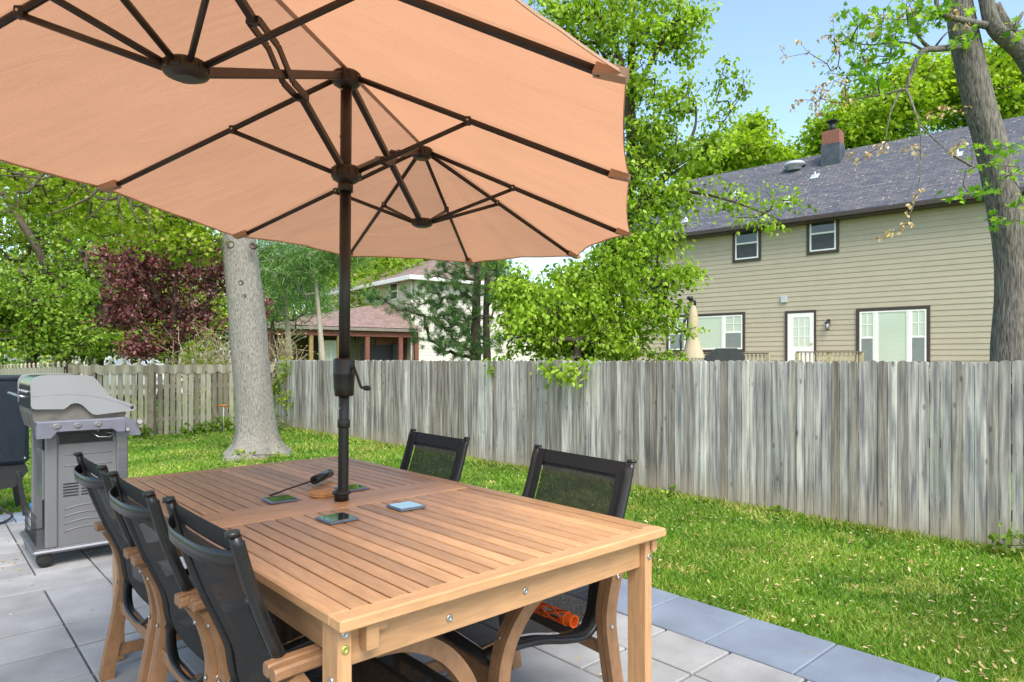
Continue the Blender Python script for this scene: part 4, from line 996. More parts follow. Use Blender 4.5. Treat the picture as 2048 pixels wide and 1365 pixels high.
t_, _ = hp(1588, 325, 3.4); mb = MB(); mb.lathe([(.30, -.1), (.28, .08), (.42, .11), (.42, .16), (.34, .24), (.12, .28)], 22, Matrix.Translation((t_, 3.5, rz_at(3.5)+.05))); mb.build('roof_vent', LTG, hs)
for px, dep in ((1630, 2.5), (1578, .85), (1372, .5), (1915, 2.3), (1470, 2.1)):
    t_, _ = hp(px, 400, dep); mb = MB(); s_ = (RZ-ZE-.06)/(D/2)
    mb.prism([(t_-.15, dep-.16, rz_at(dep-.16)+.02), (t_+.15, dep-.16, rz_at(dep-.16)+.02), (t_+.15, dep+.16, rz_at(dep+.16)+.02), (t_-.15, dep+.16, rz_at(dep+.16)+.02)], (0, 0, .02), .5)
    mb.lathe([(.03, -.1), (.03, .2)], 10, Matrix.Translation((t_, dep, rz_at(dep)))); mb.build('vent_pipe', LTG, hs)
# wall lamp and little box
t_, h_ = hp(1658, 646); lm = empty('wall_lantern', W0+HA*t_-HI*.03+Vector((0, 0, h_)), 'black coach lantern mounted right of the white back door', 'lamp', HR); mb = MB()
mb.box((-.05, -.03, -.1), (.05, 0, .12), .5, .01); mb.tube([(0, -.02, .06), (0, -.12, .12), (0, -.15, .06)], .012, 8); mb.lathe([(.02, .06), (.1, -.0), (.09, -.02)], 8, Matrix.Translation((0, -.15, 0))); mb.lathe([(.03, -.27), (.06, -.25), (.06, -.24)], 8, Matrix.Translation((0, -.15, 0)))
for k in range(4): a = math.pi/2*k+.78; mb.tube([(.08*math.cos(a), -.15+.08*math.sin(a), -.01), (.055*math.cos(a), -.15+.055*math.sin(a), -.25)], .008, 5)
mb.build('lantern_frame', BLK, lm); mb = MB(); mb.lathe([(.045, -.24), (.065, -.02)], 12, Matrix.Translation((0, -.15, 0))); mb.build('lantern_glass', LTG, lm)
t_, h_ = hp(1570, 599); mb = MB(); mb.box((t_-.13, -.09, h_-.12), (t_+.1, -.024, h_+.12), .5, .01); mb.build('dryer_vent', LTG, hs)
# deck with railings
DW = mat('olive deck wood', S(166,156,124), .8, var=.15, scale=6, tint=.1); DC = mat('brown rail cap', S(92,78,66), .7, var=.15, scale=6)
fl = lo; dk = empty('deck', W0+HA*(-4)-HI*3.2, 'raised wooden deck with balustrade behind the beige house door', 'deck', HR)
mb = MB(); mb.box((-3, 0, fl-.2), (9.0, 3.15, fl-.04), .5); mb.build('deck_floor', DW, dk)
def rail(a, b, zt):
    a = Vector(a); b = Vector(b); L_2 = (b-a).length; n = int(L_2/.13); m1 = MB()
    for i in range(n+1): p = a+(b-a)*i/n; m1.box((p.x-.02, p.y-.02, fl-.04), (p.x+.02, p.y+.02, zt-.03), None)
    for i in (0, .5, 1): p = a+(b-a)*i; m1.box((p.x-.05, p.y-.05, -.2), (p.x+.05, p.y+.05, zt-.02), None)
    m1.build('baluster_panel', DW, dk); m2 = MB(); m2.bar(a+Vector((0, 0, zt)), b+Vector((0, 0, zt)), .14, .04); m2.build('rail_cap', DC, dk)
def onplane(px, dep): return hp(px, 700, dep)[0]+4
zt = H+.215
rail((onplane(1316, -3.1), .1, 0), (onplane(1536, -3.1), .1, 0), zt); rail((onplane(1594, -3.1), .1, 0), (onplane(1686, -3.1)+.2, 1.4, 0), zt+.03); rail((onplane(1686, -3.1)+.24, 1.45, 0), (9.0, 1.45, 0), zt-.3)
for k in range(5):
    mb = MB(); mb.box((onplane(1536, -3.1)+.1, -.3*k-.3, fl-.2-.2*(k+1)), (onplane(1594, -3.1)-.05, -.3*k, fl-.16-.2*(k+1)), .5); mb.build('stair_tread', DW, dk)
# closed cantilever umbrella on the deck
p = P(1386, 700, 19.6); cu = empty('closed_umbrella', (p.x, p.y, fl-.04), 'folded beige cantilever umbrella with a black bent mast on the deck', 'umbrella')
BC = mat('beige umbrella cloth', S(176,160,134), .85, var=.08, scale=6, stretch=(1,1,.2)); s_ = 19.6/F
zz = lambda py: H-(py-CY)*s_-(fl-.04); xx = lambda px: (px-1386)*s_
vs = []; fs = []; n = 28; lv = [(612,4),(622,7),(660,11),(672,9),(680,11),(700,16),(716,20)]
for py, r0 in lv:
    for k in range(n): a = 2*math.pi*k/n; rr = r0*s_*(1+.14*(k % 2)); vs.append((rr*math.cos(a), rr*math.sin(a), zz(py)))
for i in range(len(lv)-1):
    for k in range(n): fs.append((i*n+k, i*n+(k+1) % n, (i+1)*n+(k+1) % n, (i+1)*n+k))
mb = MB(); mb.add(vs, fs, .5, True); mb.build('folded_cloth', BC, cu); mb = MB()
mb.tube([(xx(1384),0,zz(598)),(xx(1379),0,zz(610)),(xx(1370),0,zz(640)),(xx(1366),0,zz(655)),(xx(1376),0,zz(675)),(xx(1374),0,zz(700)),(xx(1371),0,0)], .045, 8)
mb.tube([(xx(1382),0,zz(603)),(xx(1376),0,zz(640)),(xx(1374),0,zz(690))], .035, 8); mb.tube([(xx(1366),0,zz(655)),(xx(1361),0,zz(680)),(xx(1363),0,zz(716)),(xx(1364),0,0)], .035, 8)
mb.tube([(xx(1378),0,zz(599)),(xx(1390),0,zz(603)),(xx(1390),0,zz(612))], .04, 8); mb.lathe([(.02,-.05),(.09,-.04),(.09,.05),(.02,.06)], 10, Matrix.Translation((xx(1380),0,zz(597)))); mb.build('mast', BLK, cu)
# covered grill on the deck
p = P(1448, 705, 20.2); cg = MB(); s_ = 20.2/F; w_ = 40*s_; z1 = H+(720-697)*s_; z0 = fl-.04
cg.prism([(-w_, 0, z0), (w_, 0, z0), (w_, 0, z1-.22), (w_*.62, 0, z1), (-w_*.35, 0, z1), (-w_*.9, 0, z1-.25)], (0, .55, 0), .5); COVER = mat('black grill cover cloth', (.02,.025,.028), .6, var=.3, scale=4, bump=.4)
prop(cg.build('covered_grill', COVER, loc=(p.x, p.y, 0), rz=HR*.3), 'grill under a black fabric cover on the deck by the folded umbrella', 'grill')

# ================================================================== LEFT HOUSE
LA = Vector((.8, .6, 0)); LI = Vector((-.6, .8, 0)); L0 = Vector((-5.56, 38, 0)); lr = math.atan2(LA.y, LA.x)
lh = empty('cream_house', L0, 'cream two-storey house with brown-red roof and red-trimmed porch', 'house', lr)
SID2 = mat('cream siding', S(206,198,176), .65, var=.04, scale=2, tint=.03); SIDW = mat('pale end siding', S(204,200,190), .65, var=.03, scale=2, tint=.03)
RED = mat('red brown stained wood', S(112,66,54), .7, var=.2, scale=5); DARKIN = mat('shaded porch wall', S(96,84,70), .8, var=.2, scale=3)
LW, LD, LZ = 9.0, 16.0, H+4.75
mb = MB(); siding(mb, 0, LD, -.5, LZ, .2, 'y', 0., -1); mb.box((0, 0, -.5), (LW, LD, LZ), .5); mb.build('wall', SID2, lh)
mb = MB(); siding(mb, 0, LW, -.5, LZ, .2, 'x', -.004, -1); mb.build('end_wall', SIDW, lh)
LR = H+6.8; e = .5; ze = LZ+.02; hx = LW/2
slab([(-e, LD+e, ze), (-e, -e, ze), (hx, hx, LR), (hx, LD-hx, LR)], 'roof', ROOFR, lh, .04); slab([(-e, -e, ze), (LW+e, -e, ze), (hx+.001, hx, LR), (hx, hx, LR)], 'roof', ROOFR, lh, .04)
slab([(LW+e, -e, ze), (LW+e, LD+e, ze), (hx, LD-hx, LR), (hx, hx, LR)], 'roof', ROOFR, lh, .04); slab([(LW+e, LD+e, ze), (-e, LD+e, ze), (hx-.001, LD-hx, LR), (hx, LD-hx, LR)], 'roof', ROOFR, lh, .04)
mb = MB(); mb.box((-e-.12, -e-.12, ze-.26), (-e, LD+e, ze-.02), .5, .02); mb.box((-e, -e-.12, ze-.26), (LW+e, -e, ze-.02), .5, .02); mb.tube([(-.1,.15,ze-.2),(-.12,.15,-.3)], .06, 8); mb.build('gutter', WHT, lh)
CHB = mat('light metal box', S(150,180,205), .5, var=.1, scale=3)
mb = MB(); mb.box((hx-.2, 3.6, LR-.35), (hx+.35, 4.1, LR+.28), .5, .02); mb.build('chimney_pipe', CHB, lh)
for y0, y1, z0, z1 in ((6.8, 7.9, 4.78, 5.82), (4.95, 5.98, 4.78, 5.84), (1.96, 3.0, 4.84, 5.86), (12.7, 14.2, 4.78, 5.8)):
    if y1-y0 < .5: continue
    f = MB()
    for a, b, c, d in ((y0, y1, z1-.07, z1), (y0, y1, z0, z0+.07), (y0, y0+.07, z0, z1), (y1-.07, y1, z0, z1)): f.box((-.07, a, c), (-.024, b, d), .5, .004)
    f.box((-.06, y0+.07, (z0+z1)/2-.03), (-.03, y1-.07, (z0+z1)/2+.03), .5)
    w = f.build('window', WHT, lh); g_ = MB(); g_.box((-.045, y0+.07, z0+.07), (-.03, y1-.07, z1-.07), .5); g_.build('pane', PANE, w)
# porch wing
PZ = 3.0; PX = -8.2
slab([(PX-.3, -.5, PZ), (.2, -.5, PZ), (.01, 3.2, 4.75), (0, 3.2, 4.75)], 'porch_roof', ROOFR, lh, .04); slab([(PX-.3, LD, PZ), (PX-.3, -.5, PZ), (0, 3.2, 4.75), (0, LD, 4.75)], 'porch_roof', ROOFR, lh, .04)
mb = MB(); mb.box((PX-.3, -.52, PZ-.2), (.2, -.42, PZ-.045), .5, .01); mb.box((PX-.3, -.4, PZ-.2), (PX-.2, LD, PZ-.05), .5); mb.build('porch_gutter', mat('porch gutter', S(120,112,104), .5, var=.1, scale=3), lh)
mb = MB(); mb.box((PX-.1, -.3, PZ-.5), (.1, -.12, PZ-.21), .5, .01); mb.build('porch_beam', RED, lh)
for x_ in (.0, -1.0, -3.0, PX+.1): mb = MB(); mb.box((x_-.12, -.3, -.5), (x_+.12, -.12, PZ-.51), .5, .01); mb.build('porch_column', RED, lh)
mb = MB()
for x_ in (-4.6, -6.1): mb.box((x_-.1, -.3, -.5), (x_+.1, -.14, PZ-.51), .5, .01)
mb.build('timber_post', mat('mustard timber', S(132,112,66), .7, var=.15, scale=4), lh)
mb = MB(); mb.box((-3.0, .9, -.5), (-1.0, 1.0, PZ-.1), .5); mb.box((-5.0, 2.2, -.5), (-3.2, 2.3, PZ-.1), .5); mb.box((-8, 3.0, -.5), (-5, 3.1, PZ-.1), .5); mb.build('porch_wall', DARKIN, lh)
mb = MB(); mb.box((-2.0, .85, -.3), (-.02, .895, PZ-.2), .5); mb.build('red_panel', RED, lh)
mb = MB(); mb.box((-2.9, .83, -.3), (-1.0, .85, 2.1), .5); mb.build('screen', BLK, lh)
f = MB()
for a in (-.98, -.58, -.20): f.box((a-.03, .76, 0), (a+.03, .84, 2.15), .5)
f.box((-1.0, .76, 2.1), (-.17, .84, 2.2), .5); w = f.build('sliding_door', BLK, lh); g_ = MB(); g_.box((-.95, .79, .1), (-.2, .80, 2.1), .5); g_.build('pane', PANE, w)
f = MB()
for a, b, c, d in ((-5.2, -4.95, .3, 2.2), (-4.1, -3.9, .3, 2.2), (-5.2, -3.9, 2.1, 2.3), (-4.6,-4.5,.3,2.2)): f.box((a, 1.0, c), (b, 1.1, d), .5)
w = f.build('window', WHT, lh); g_ = MB(); g_.box((-4.95, 1.04, .3), (-4.1, 1.06, 2.1), .5); g_.build('pane', BLIND, w)
mb = MB(); mb.box((-3.0, -.25, 1.05), (0, -.17, 1.15), .5)
for k in range(20): mb.box((-2.95+k*.15, -.24, .1), (-2.9+k*.15, -.19, 1.05), None)
mb.build('porch_railing', RED, lh)

# white outbuilding, car, backboard seen past the left trees
sh = empty('white_shed', P(180, 720, 34), 'white building glimpsed between dark trunks behind the picket fence', 'shed', .2); sh.location.z = 0; mb = MB()
siding(mb, -1.6, 1.6, -.3, 2.0, .15); mb.box((-1.6, 0, -.3), (1.6, 3, 2.0), .5); mb.build('wall', SIDW, sh)
slab([(-1.8, -.2, 1.9), (1.8, -.2, 1.9), (1.8, 1.5, 3.0), (-1.8, 1.5, 3.0)], 'roof', ROOFR, sh, .05); slab([(1.8, 3.2, 1.9), (-1.8, 3.2, 1.9), (-1.8, 1.5, 3.0), (1.8, 1.5, 3.0)], 'roof', ROOFR, sh, .05)
mb = MB(); mb.box((.2, -.03, 0), (1.0, -.024, 1.5), .5); mb.build('door', PLW, sh)
cr = empty('parked_car', P(272, 720, 22), 'white car whose roof shows over the picket fence', 'car', .1); cr.location.z = -.2
CARP = mat('white car paint', S(232,232,236), .25, var=.02, scale=2, coat=.6); mb = MB(); vs = []; fs = []
pr = [(-2.1,.35),(-2.1,.8),(-1.3,.95),(-.75,1.38),(-.2,1.47),(.5,1.44),(1.1,1.05),(2.0,.92),(2.15,.6),(2.1,.35)]
sec_ = [(-.85,.82),(-.78,.95),(-.5,1.0),(0,1.01),(.5,1.0),(.78,.95),(.85,.82)]
for x_, z_ in pr:
    for y_, k in sec_: vs.append((x_, y_*(.86 if z_ > 1.1 else 1), z_*k if z_ > .5 else z_))
m_ = len(sec_)
for i in range(len(pr)-1):
    for j in range(m_-1): fs.append((i*m_+j, i*m_+j+1, (i+1)*m_+j+1, (i+1)*m_+j))
for j, rev in ((0, 0), (m_-1, 1)): f_ = [i*m_+j for i in range(len(pr))]; fs.append(f_[::-1] if rev else f_)
mb.add(vs, fs, .5, False); mb.build('body', CARP, cr)
mb = MB(); mb.prism([(-1.15,-.76,.92),(-.68,-.76,1.22),(.42,-.76,1.24),(.95,-.76,.95)], (0, .06, 0), .5); mb.prism([(-1.15,.72,.92),(-.68,.72,1.22),(.42,.72,1.24),(.95,.72,.95)], (0, .06, 0), .5); mb.build('side_window', PANE, cr)
for x_ in (-1.35, 1.35):
    for y_ in (-.84, .84): mb = MB(); mb.lathe([(.12,-.1),(.3,-.1),(.33,-.05),(.33,.05),(.3,.1),(.12,.1)], 18, Matrix.Translation((x_, y_, .33)) @ Matrix.Rotation(R(90), 4, 'X')); mb.build('wheel', RUB, cr)
bb = empty('basketball_hoop', P(268, 700, 19), 'clear framed backboard behind the purple tree', 'basketball hoop'); bb.location.z = 0; s_ = 19/F; zz = lambda py: H-(py-CY)*s_
mb = MB(); x0, x1, z0, z1 = -24*s_, 26*s_, zz(702), zz(664)
for a, b, c, d in ((x0, x1, z1-.05, z1), (x0, x1, z0, z0+.05), (x0, x0+.05, z0, z1), (x1-.05, x1, z0, z1)): mb.box((a, -.03, c), (b, .03, d), .5)
mb.build('board_frame', LTG, bb); mb = MB(); mb.box((x0, -.01, z0), (x1, .01, z1), .5); mb.build('backboard', mat('tinted acrylic', S(120,150,120), .15, var=.1, scale=2, alpha=.45), bb)
mb = MB(); mb.tube([(0, .25, -.1), (0, .25, z0+.3)], .05, 10); mb.bar((0, .25, z0+.2), (0, .02, z0+.3), .05, .05); mb.build('pole', BLK, bb)
p = U(447, 862); tl = empty('garden_tool', (p.x+.2, p.y-.1, -.03), 'garden tool with a short orange wooden handle standing at the picket fence', 'tool'); q = P(447, 812, p.y-.1)
mb = MB(); mb.tube([(q.x-tl.location.x, 0, 0), (q.x-tl.location.x, 0, q.z+.03)], .01, 8); mb.build('shaft', LTG, tl); mb = MB(); mb.tube([(q.x-tl.location.x-.10, 0, q.z+.03), (q.x-tl.location.x+.08, 0, q.z+.03)], [.018, .022], 10); mb.build('cross_handle', mat('orange wood', S(190,120,50), .5, var=.1, scale=8), tl)

# ================================================================== TREES
# 1 the big grey trunk by the fence corner
zt_ = 9.0; s_ = zt_/F
pts = [(P(515, 910, zt_), .50), (P(515, 900, zt_), .41), (P(514, 885, zt_), .32), (P(513, 865, zt_), .275), (P(511, 832, zt_), .254), (P(507, 780, zt_), .244), (P(499, 700, zt_), .237), (P(492, 610, zt_), .230), (P(485, 550, zt_), .226), (P(477, 480, zt_), .222), (P(473, 430, zt_), .23), (P(468, 330, zt_), .24), (P(455, 200, zt_), .19), (P(440, 60, zt_), .12), (P(430, -80, zt_), .05)]
pth, rr = smooth_path(pts, 6); mb = MB(); vs = []; fs = []; n = 56
for i, p in enumerate(pth):
    for k in range(n):
        a = 2*math.pi*k/n; fl_ = max(0, (rr[i]-.25)/.20); q = 1+.05*noise.noise(Vector((math.cos(a)*2, math.sin(a)*2, p.z*1.5)))+fl_*.42*(max(0, math.cos(a*2.5+1.1))**1.5-.25)+fl_*.12*math.cos(a*7+2)
        q += .022*noise.noise(Vector((math.cos(a)*14, math.sin(a)*14, p.z*3)))
        vs.append(p+Vector((math.cos(a), math.sin(a), 0))*rr[i]*q)
for i in range(len(pth)-1):
    for k in range(n): fs.append((i*n+k, i*n+(k+1) % n, (i+1)*n+(k+1) % n, (i+1)*n+k))
SCARM = mat('dark branch scar', S(84,74,64), .95, var=.35, scale=30, bump=.8)
big = empty('shade_tree', (P(518, 900, zt_).x, zt_, 0), 'thick grey-barked shade tree with flared roots near the fence corner', 'tree')
mb.add(vs, fs, .5, True)
for px, py, r0 in ((462,490,.06),(506,492,.05),(482,566,.04),(489,592,.026)):      # branch scars
    c = P(px, py, zt_-.212); scar = MB(); scar.lathe([(r0, -.03), (r0*1.0, .0), (r0*.75, .018), (r0*.5, .008), (r0*.15, .0)], 14, Matrix.Translation(c) @ Matrix.Rotation(R(90), 4, 'X'), .1); part_at(scar, 'branch_scar', SCARM, big)
limbs = [[P(446,110,9), P(290,300,8.0), P(222,385,7.4), P(205,412,7.3), P(172,440,7.2)], [P(446,110,9), P(250,250,8.0), P(110,348,7.5), P(60,354,7.4), P(-40,348,7.3)],
         [P(290,300,8.0), P(240,392,7.4), P(243,430,7.4), P(246,452,7.3)], [P(440,200,9), P(310,370,7.8), P(296,410,7.6), P(300,470,7.5)],
         [P(250,250,8.0), P(200,372,7.5), P(150,410,7.4), P(90,432,7.3)], [P(290,300,8.0), P(262,395,7.5), P(270,430,7.4), P(285,450,7.3)], [P(120,300,8), P(60,380,7.6), P(34,385,7.5), P(38,420,7.5)]]
part_at(mb, 'trunk', BARK_G, big); tk = mb; mb = MB()
for l in limbs: q, _ = smooth_path([(p, 1) for p in l], 6); mb.tube(q, list(np.linspace(.020, .005, len(q))), 8, jag=.15)
tips = blob_points([(110,385,8.4,190,55,1.0,3),(260,430,8.8,140,70,1.0,3),(360,470,9.0,100,60,.9,2),(30,350,8.6,120,40,1,1.5),(420,380,9,60,80,.7,.8),(250,300,9,250,60,1.2,1),(430,120,9,260,150,2.2,3),(620,-40,9.4,220,120,2.2,2),(300,-80,9.4,240,120,2.2,2)], 560)
grow([q for q in limbs], tips, .0035, mb, .014)
part_at(mb, 'branches', BARK_B, big); crown('crown', tips, 26, .26, .058, MAPLE, G_LIME, big, .25, .6)

def simple_tree(name, label, px, z, base_py, r0, lean, blobs, nt, per, rad, size, m, bark, shape=DIAM, r_twig=.012, group=None, forks=(), top=None, tvar=.3, droop=.3):
    b = P(px, base_py, z); b.z = -.1; t = top or (px+lean, min(bb_[1] for bb_ in blobs))
    path = smooth_path([(b, r0*1.25), (P(px+lean*.2, CY, z), r0), (P(px+lean*.55, (CY+t[1])/2, z), r0*.7), (P(t[0], t[1], z), r0*.25)], 5)
    paths = [path]
    for f_ in forks: paths.append(smooth_path([(P(x_, y_, z-(1.3 if len(forks) > 2 else .0)*min(1, i_*.5)), r_) for i_, (x_, y_, r_) in enumerate(f_)], 4))
    return tree(name, label, 'tree', tuple(b), paths, blobs, nt, per, rad, size, shape, m, bark, r_twig, group=group, tvar=tvar, droop=droop)
BG = 'background trees beyond the fences'
# left group
simple_tree('spring_tree', 'tall spring tree with twin dark trunks and yellow-green leaves behind the smoker', 128, 19, 740, .22, -20,
    [(60,420,19.5,150,90,2,3),(150,520,19.5,120,110,2,2.0),(20,560,19.5,110,120,2,1.6),(200,400,19.5,140,70,2,2),(120,300,19.5,200,80,2,1.5),(-60,450,19.5,90,140,2,1)], 380, 34, .45, .12, G_MIX, BARK_B,
    forks=[[(128,700,.2),(105,600,.15),(85,520,.1),(40,440,.08),(0,380,.06)],[(130,680,.16),(140,600,.14),(145,540,.1),(178,500,.06)],[(128,720,.15),(75,600,.1),(40,540,.08)]], group=BG)
simple_tree('bushy_tree', 'low bushy bright green tree between the smoker and the leaning trunk', 60, 15.5, 740, .1, 20,
    [(50,640,15.5,90,70,1.2,3),(130,680,15.5,70,45,1,2),(0,600,15.5,70,70,1.2,2),(110,610,15.5,60,50,1,1),(-70,640,15.5,70,80,1,1)], 300, 34, .42, .11, G_DEEP, BARK_B, group=BG)
simple_tree('leaning_tree', 'leaning dark trunk tree with mid green leaves left of the purple maple', 188, 17, 735, .17, 30,
    [(190,600,17.5,70,80,1.5,2),(230,690,17,40,25,1,1),(180,520,18,90,70,1.6,2),(240,560,18.5,70,80,1.6,1.5),(300,690,17.5,60,25,1,1)], 240, 32, .42, .12, G_DEEP, BARK_B, forks=[[(190,735,.14),(205,660,.12),(212,600,.09),(222,560,.06)]], group=BG)
simple_tree('tall_green_tree', 'tall mid green tree rising behind the purple maple', 330, 30, 740, .3, 0,
    [(330,480,30,150,110,3,3),(420,560,30,120,110,3,2),(250,420,31,150,100,3,2),(330,640,30,150,60,3,1.4),(80,480,32,160,140,3,2)], 420, 34, .85, .2, G_MIX, BARK_B, group=BG)
pm_, tp_pm = simple_tree('purple_maple', 'rounded purple-leaved maple behind the picket fence', 345, 14, 745, .10, 8,
    [(350,508,14,100,50,1.3,3),(270,560,14,65,60,1.1,2),(410,560,14,50,70,1.0,1.4),(320,620,14,80,50,1.1,2),(300,690,13.6,50,24,.6,1.2),(400,650,14,60,50,.9,1),(250,520,14,45,30,.9,.9),(515,612,14,20,25,.6,.3),(235,625,14,35,30,.6,.6),(440,520,14,25,40,.7,.8)], 430, 34, .26, .08, G_PURP, BARK_B, r_twig=.007,
    forks=[[(345,720,.08),(330,640,.06),(300,560,.04)],[(345,720,.08),(375,640,.05),(420,600,.03)]], group=BG)
# soft pines right of the trunk
for px, z, ln, lb, bl, barkc in ((584, 19, -22, 'thin bare-stemmed soft green pine closest to the big trunk', [(560,520,19,70,50,1.6,2),(540,600,19,45,60,1.4,1.4),(600,500,19,60,40,1.4,1),(520,500,19,40,40,1,1)], BARK_P),
                             (650, 18, -26, 'thin pale-stemmed pine with side twigs left of the umbrella pole', [(640,510,18,50,45,1.4,2),(600,560,18.5,50,45,1.3,1.2),(690,500,18.5,50,45,1.4,1)], BARK_P),
                             (545, 24, 0, 'hazy green pine standing behind the two thin stems', [(560,560,24,70,90,2,3),(600,620,24,55,50,2,1.4),(640,590,24,40,50,2,1),(500,520,24,50,60,2,1)], BARK_B)):
    simple_tree('soft_pine', lb, px, z, 735, .085, ln, bl, 150, 60, .42, .20, G_SOFT, barkc, NEED if False else (np.array([[-.05,0],[0,1],[.05,0]]), [(0,2,1)]), r_twig=.008, group='thin pines by the cream house', droop=.1)
# bare straw shrubs
def twig_shrub(px, z, w, h, label, n, leafm, per, ls):
    base = P(px, 740, z); base.z = -.05; root = empty('bare_shrub', base, label, 'shrub'); mb = MB(); tips_ = []
    for k in range(n):
        a = rnd.uniform(0, 6.28); rr_ = rnd.random()**.6*w*z/F; top = Vector((math.cos(a)*rr_, math.sin(a)*rr_*.7, h*rnd.uniform(.55, 1)))
        mid = top*.5+Vector((rnd.uniform(-.15, .15), rnd.uniform(-.1, .1), .12)); q, _ = smooth_path([(Vector((0, 0, 0)), 1), (mid, 1), (top, 1)], 4); mb.tube(q, list(np.linspace(.013, .004, len(q))), 4, cap=False)
        for j in range(3):
            o = q[rnd.randint(3, len(q)-1)]; e = o+Vector((rnd.uniform(-.35, .35), rnd.uniform(-.3, .3), rnd.uniform(-.05, .35))); mb.tube([o, e], [.006, .003], 4, cap=False); tips_.append(tuple(e+base))
    mb.build('twigs', mat('straw twig bark', S(170,156,124), .9, var=.2, scale=8), root); crown('foliage', np.array(tips_), per, .12, ls, DIAM, leafm, root)
twig_shrub(432, 13.4, 48, 1.95, 'bare straw-coloured twiggy shrub left of the big trunk', 60, G_LIME, 3, .05)
twig_shrub(385, 13.0, 40, 1.75, 'yellow-green budding shrub below the purple maple', 34, G_LIME, 7, .06)
twig_shrub(570, 14.6, 42, 1.9, 'bare brown shrub arching between the big trunk and the cream house', 60, G_STRAW, 2, .05)
# dark pine in front of the cream house
pn = empty('pine_tree', (P(925, 740, 12.5).x, 12.5, 0), 'dark green long-needled pine in front of the cream house', 'tree', group=None); mb = MB()
tp1, r1 = smooth_path([(P(950, 745, 12.5)*1.0, .11), (P(952, 640, 12.5), .09), (P(955, 560, 12.5), .07), (P(962, 440, 12.5), .05)], 5); tp2, r2 = smooth_path([(P(975, 745, 12.8), .09), (P(972, 640, 12.8), .07), (P(975, 540, 12.8), .05)], 5)
mb.tube(tp1, r1, 10, jag=.15); mb.tube(tp2, r2, 10, jag=.15)
tips = blob_points([(960,600,12.5,75,100,.9,3),(870,640,12.3,70,55,.7,2.2),(800,605,12,55,30,.5,.55),(750,592,11.8,32,16,.4,.2),(930,540,12.5,95,40,.8,1.8),(880,580,12.3,50,40,.6,1),(930,690,12.3,90,36,.8,2),(1005,600,12.8,35,105,.8,1.4)], 270)
grow([tp1, tp2], tips, .006, mb, .05); part_at(mb, 'trunk', BARK_B, pn)
def tufts(tips, per, size, m, root):
    N = len(tips)*per; c = np.repeat(tips, per, 0); ax_ = unit(N); ax_[:, 2] += .35; tn = np.clip(np.repeat(rng.random(len(tips)), per)*.6+.2+rng.normal(size=N)*.12, 0, 1)
    leaf_mesh('crown', c+unit(N)*.03, ax_, unit(N), size*(.7+.5*rng.random(N)), (np.array([[-.03,0],[0,1],[.035,0]]), [(0,2,1)]), m, root, tn, 0, .1, origin=tuple(root.location))
sub = np.concatenate([tips]+[tips+rng.normal(size=tips.shape)*.09 for _ in range(2)]); tufts(sub, 50, .105, G_PINE, pn)

# pear tree behind the fence
zt_ = 8.7
tr1 = smooth_path([(P(1160, 900, zt_), .16), (P(1165, 740, zt_), .13), (P(1200, 600, zt_), .11), (P(1225, 480, zt_), .09), (P(1260, 330, zt_), .07), (P(1262, 160, zt_), .05), (P(1265, -60, zt_), .03)], 6)
tr2 = smooth_path([(P(1200, 600, zt_), .07), (P(1260, 440, zt_-.1), .06), (P(1325, 360, zt_-.2), .045), (P(1385, 270, zt_-.3), .02), (P(1392, 210, zt_-.3), .008)], 6)
tr3 = smooth_path([(P(1262, 300, zt_), .05), (P(1240, 120, zt_-.2), .04), (P(1180, 20, zt_-.2), .035), (P(1120, -60, zt_-.2), .02)], 6)
br = [smooth_path([(P(1262, 200, zt_), .035), (P(1310, 110, zt_-.2), .03), (P(1360, 20, zt_-.3), .02)], 5), smooth_path([(P(1290, 390, zt_), .03), (P(1385, 385, zt_-.3), .02), (P(1470, 405, zt_-.5), .012), (P(1560, 440, zt_-.6), .006)], 5),
      smooth_path([(P(1325, 360, zt_-.2), .025), (P(1400, 310, zt_-.2), .014), (P(1450, 240, zt_-.3), .008), (P(1490, 180, zt_-.4), .004)], 5),
      smooth_path([(P(1165, 730, zt_-.1), .03), (P(1150, 715, 7.9), .02), (P(1130, 735, 7.1), .008)], 5), smooth_path([(P(1230, 480, zt_), .04), (P(1310, 560, zt_-.2), .02), (P(1375, 545, zt_-.3), .008)], 5)]
blobs = [(1150,620,zt_-.1,120,95,.9,6),(1080,650,zt_-.2,85,70,.7,3.6),(1240,560,zt_,110,80,.9,3.5),(1220,670,zt_-.2,100,50,.8,2.6),(1310,620,zt_-.3,55,40,.5,.7),(1360,550,zt_-.3,42,22,.3,.55),
         (1290,470,zt_,80,60,.7,2.0),(1250,380,zt_,60,80,.7,2.0),(1340,400,zt_-.2,55,45,.5,1.0),(1290,290,zt_,60,70,.6,1.8),(1355,300,zt_-.3,42,55,.5,.7),(1250,170,zt_,60,70,.6,1.5),
         (1350,190,zt_-.3,50,40,.5,.7),(1200,60,zt_-.2,110,60,.7,2.2),(1330,50,zt_-.2,70,55,.6,1.6),(1385,60,zt_-.3,30,60,.4,.6),(1260,-30,zt_,150,60,.8,1.2),(1430,280,zt_-.3,30,50,.3,.35),(1120,20,zt_-.2,70,60,.5,1),(1030,590,zt_-.1,38,50,.5,1.1),(1250,500,zt_-.2,60,50,.6,1)]
lin = lambda a, b, n, j: np.array([tuple(P(a[0]+(b[0]-a[0])*k/n, a[1]+(b[1]-a[1])*k/n, a[2]+(b[2]-a[2])*k/n)+Vector((rnd.gauss(0, j), rnd.gauss(0, j), rnd.gauss(0, j)))) for k in range(n+1)])
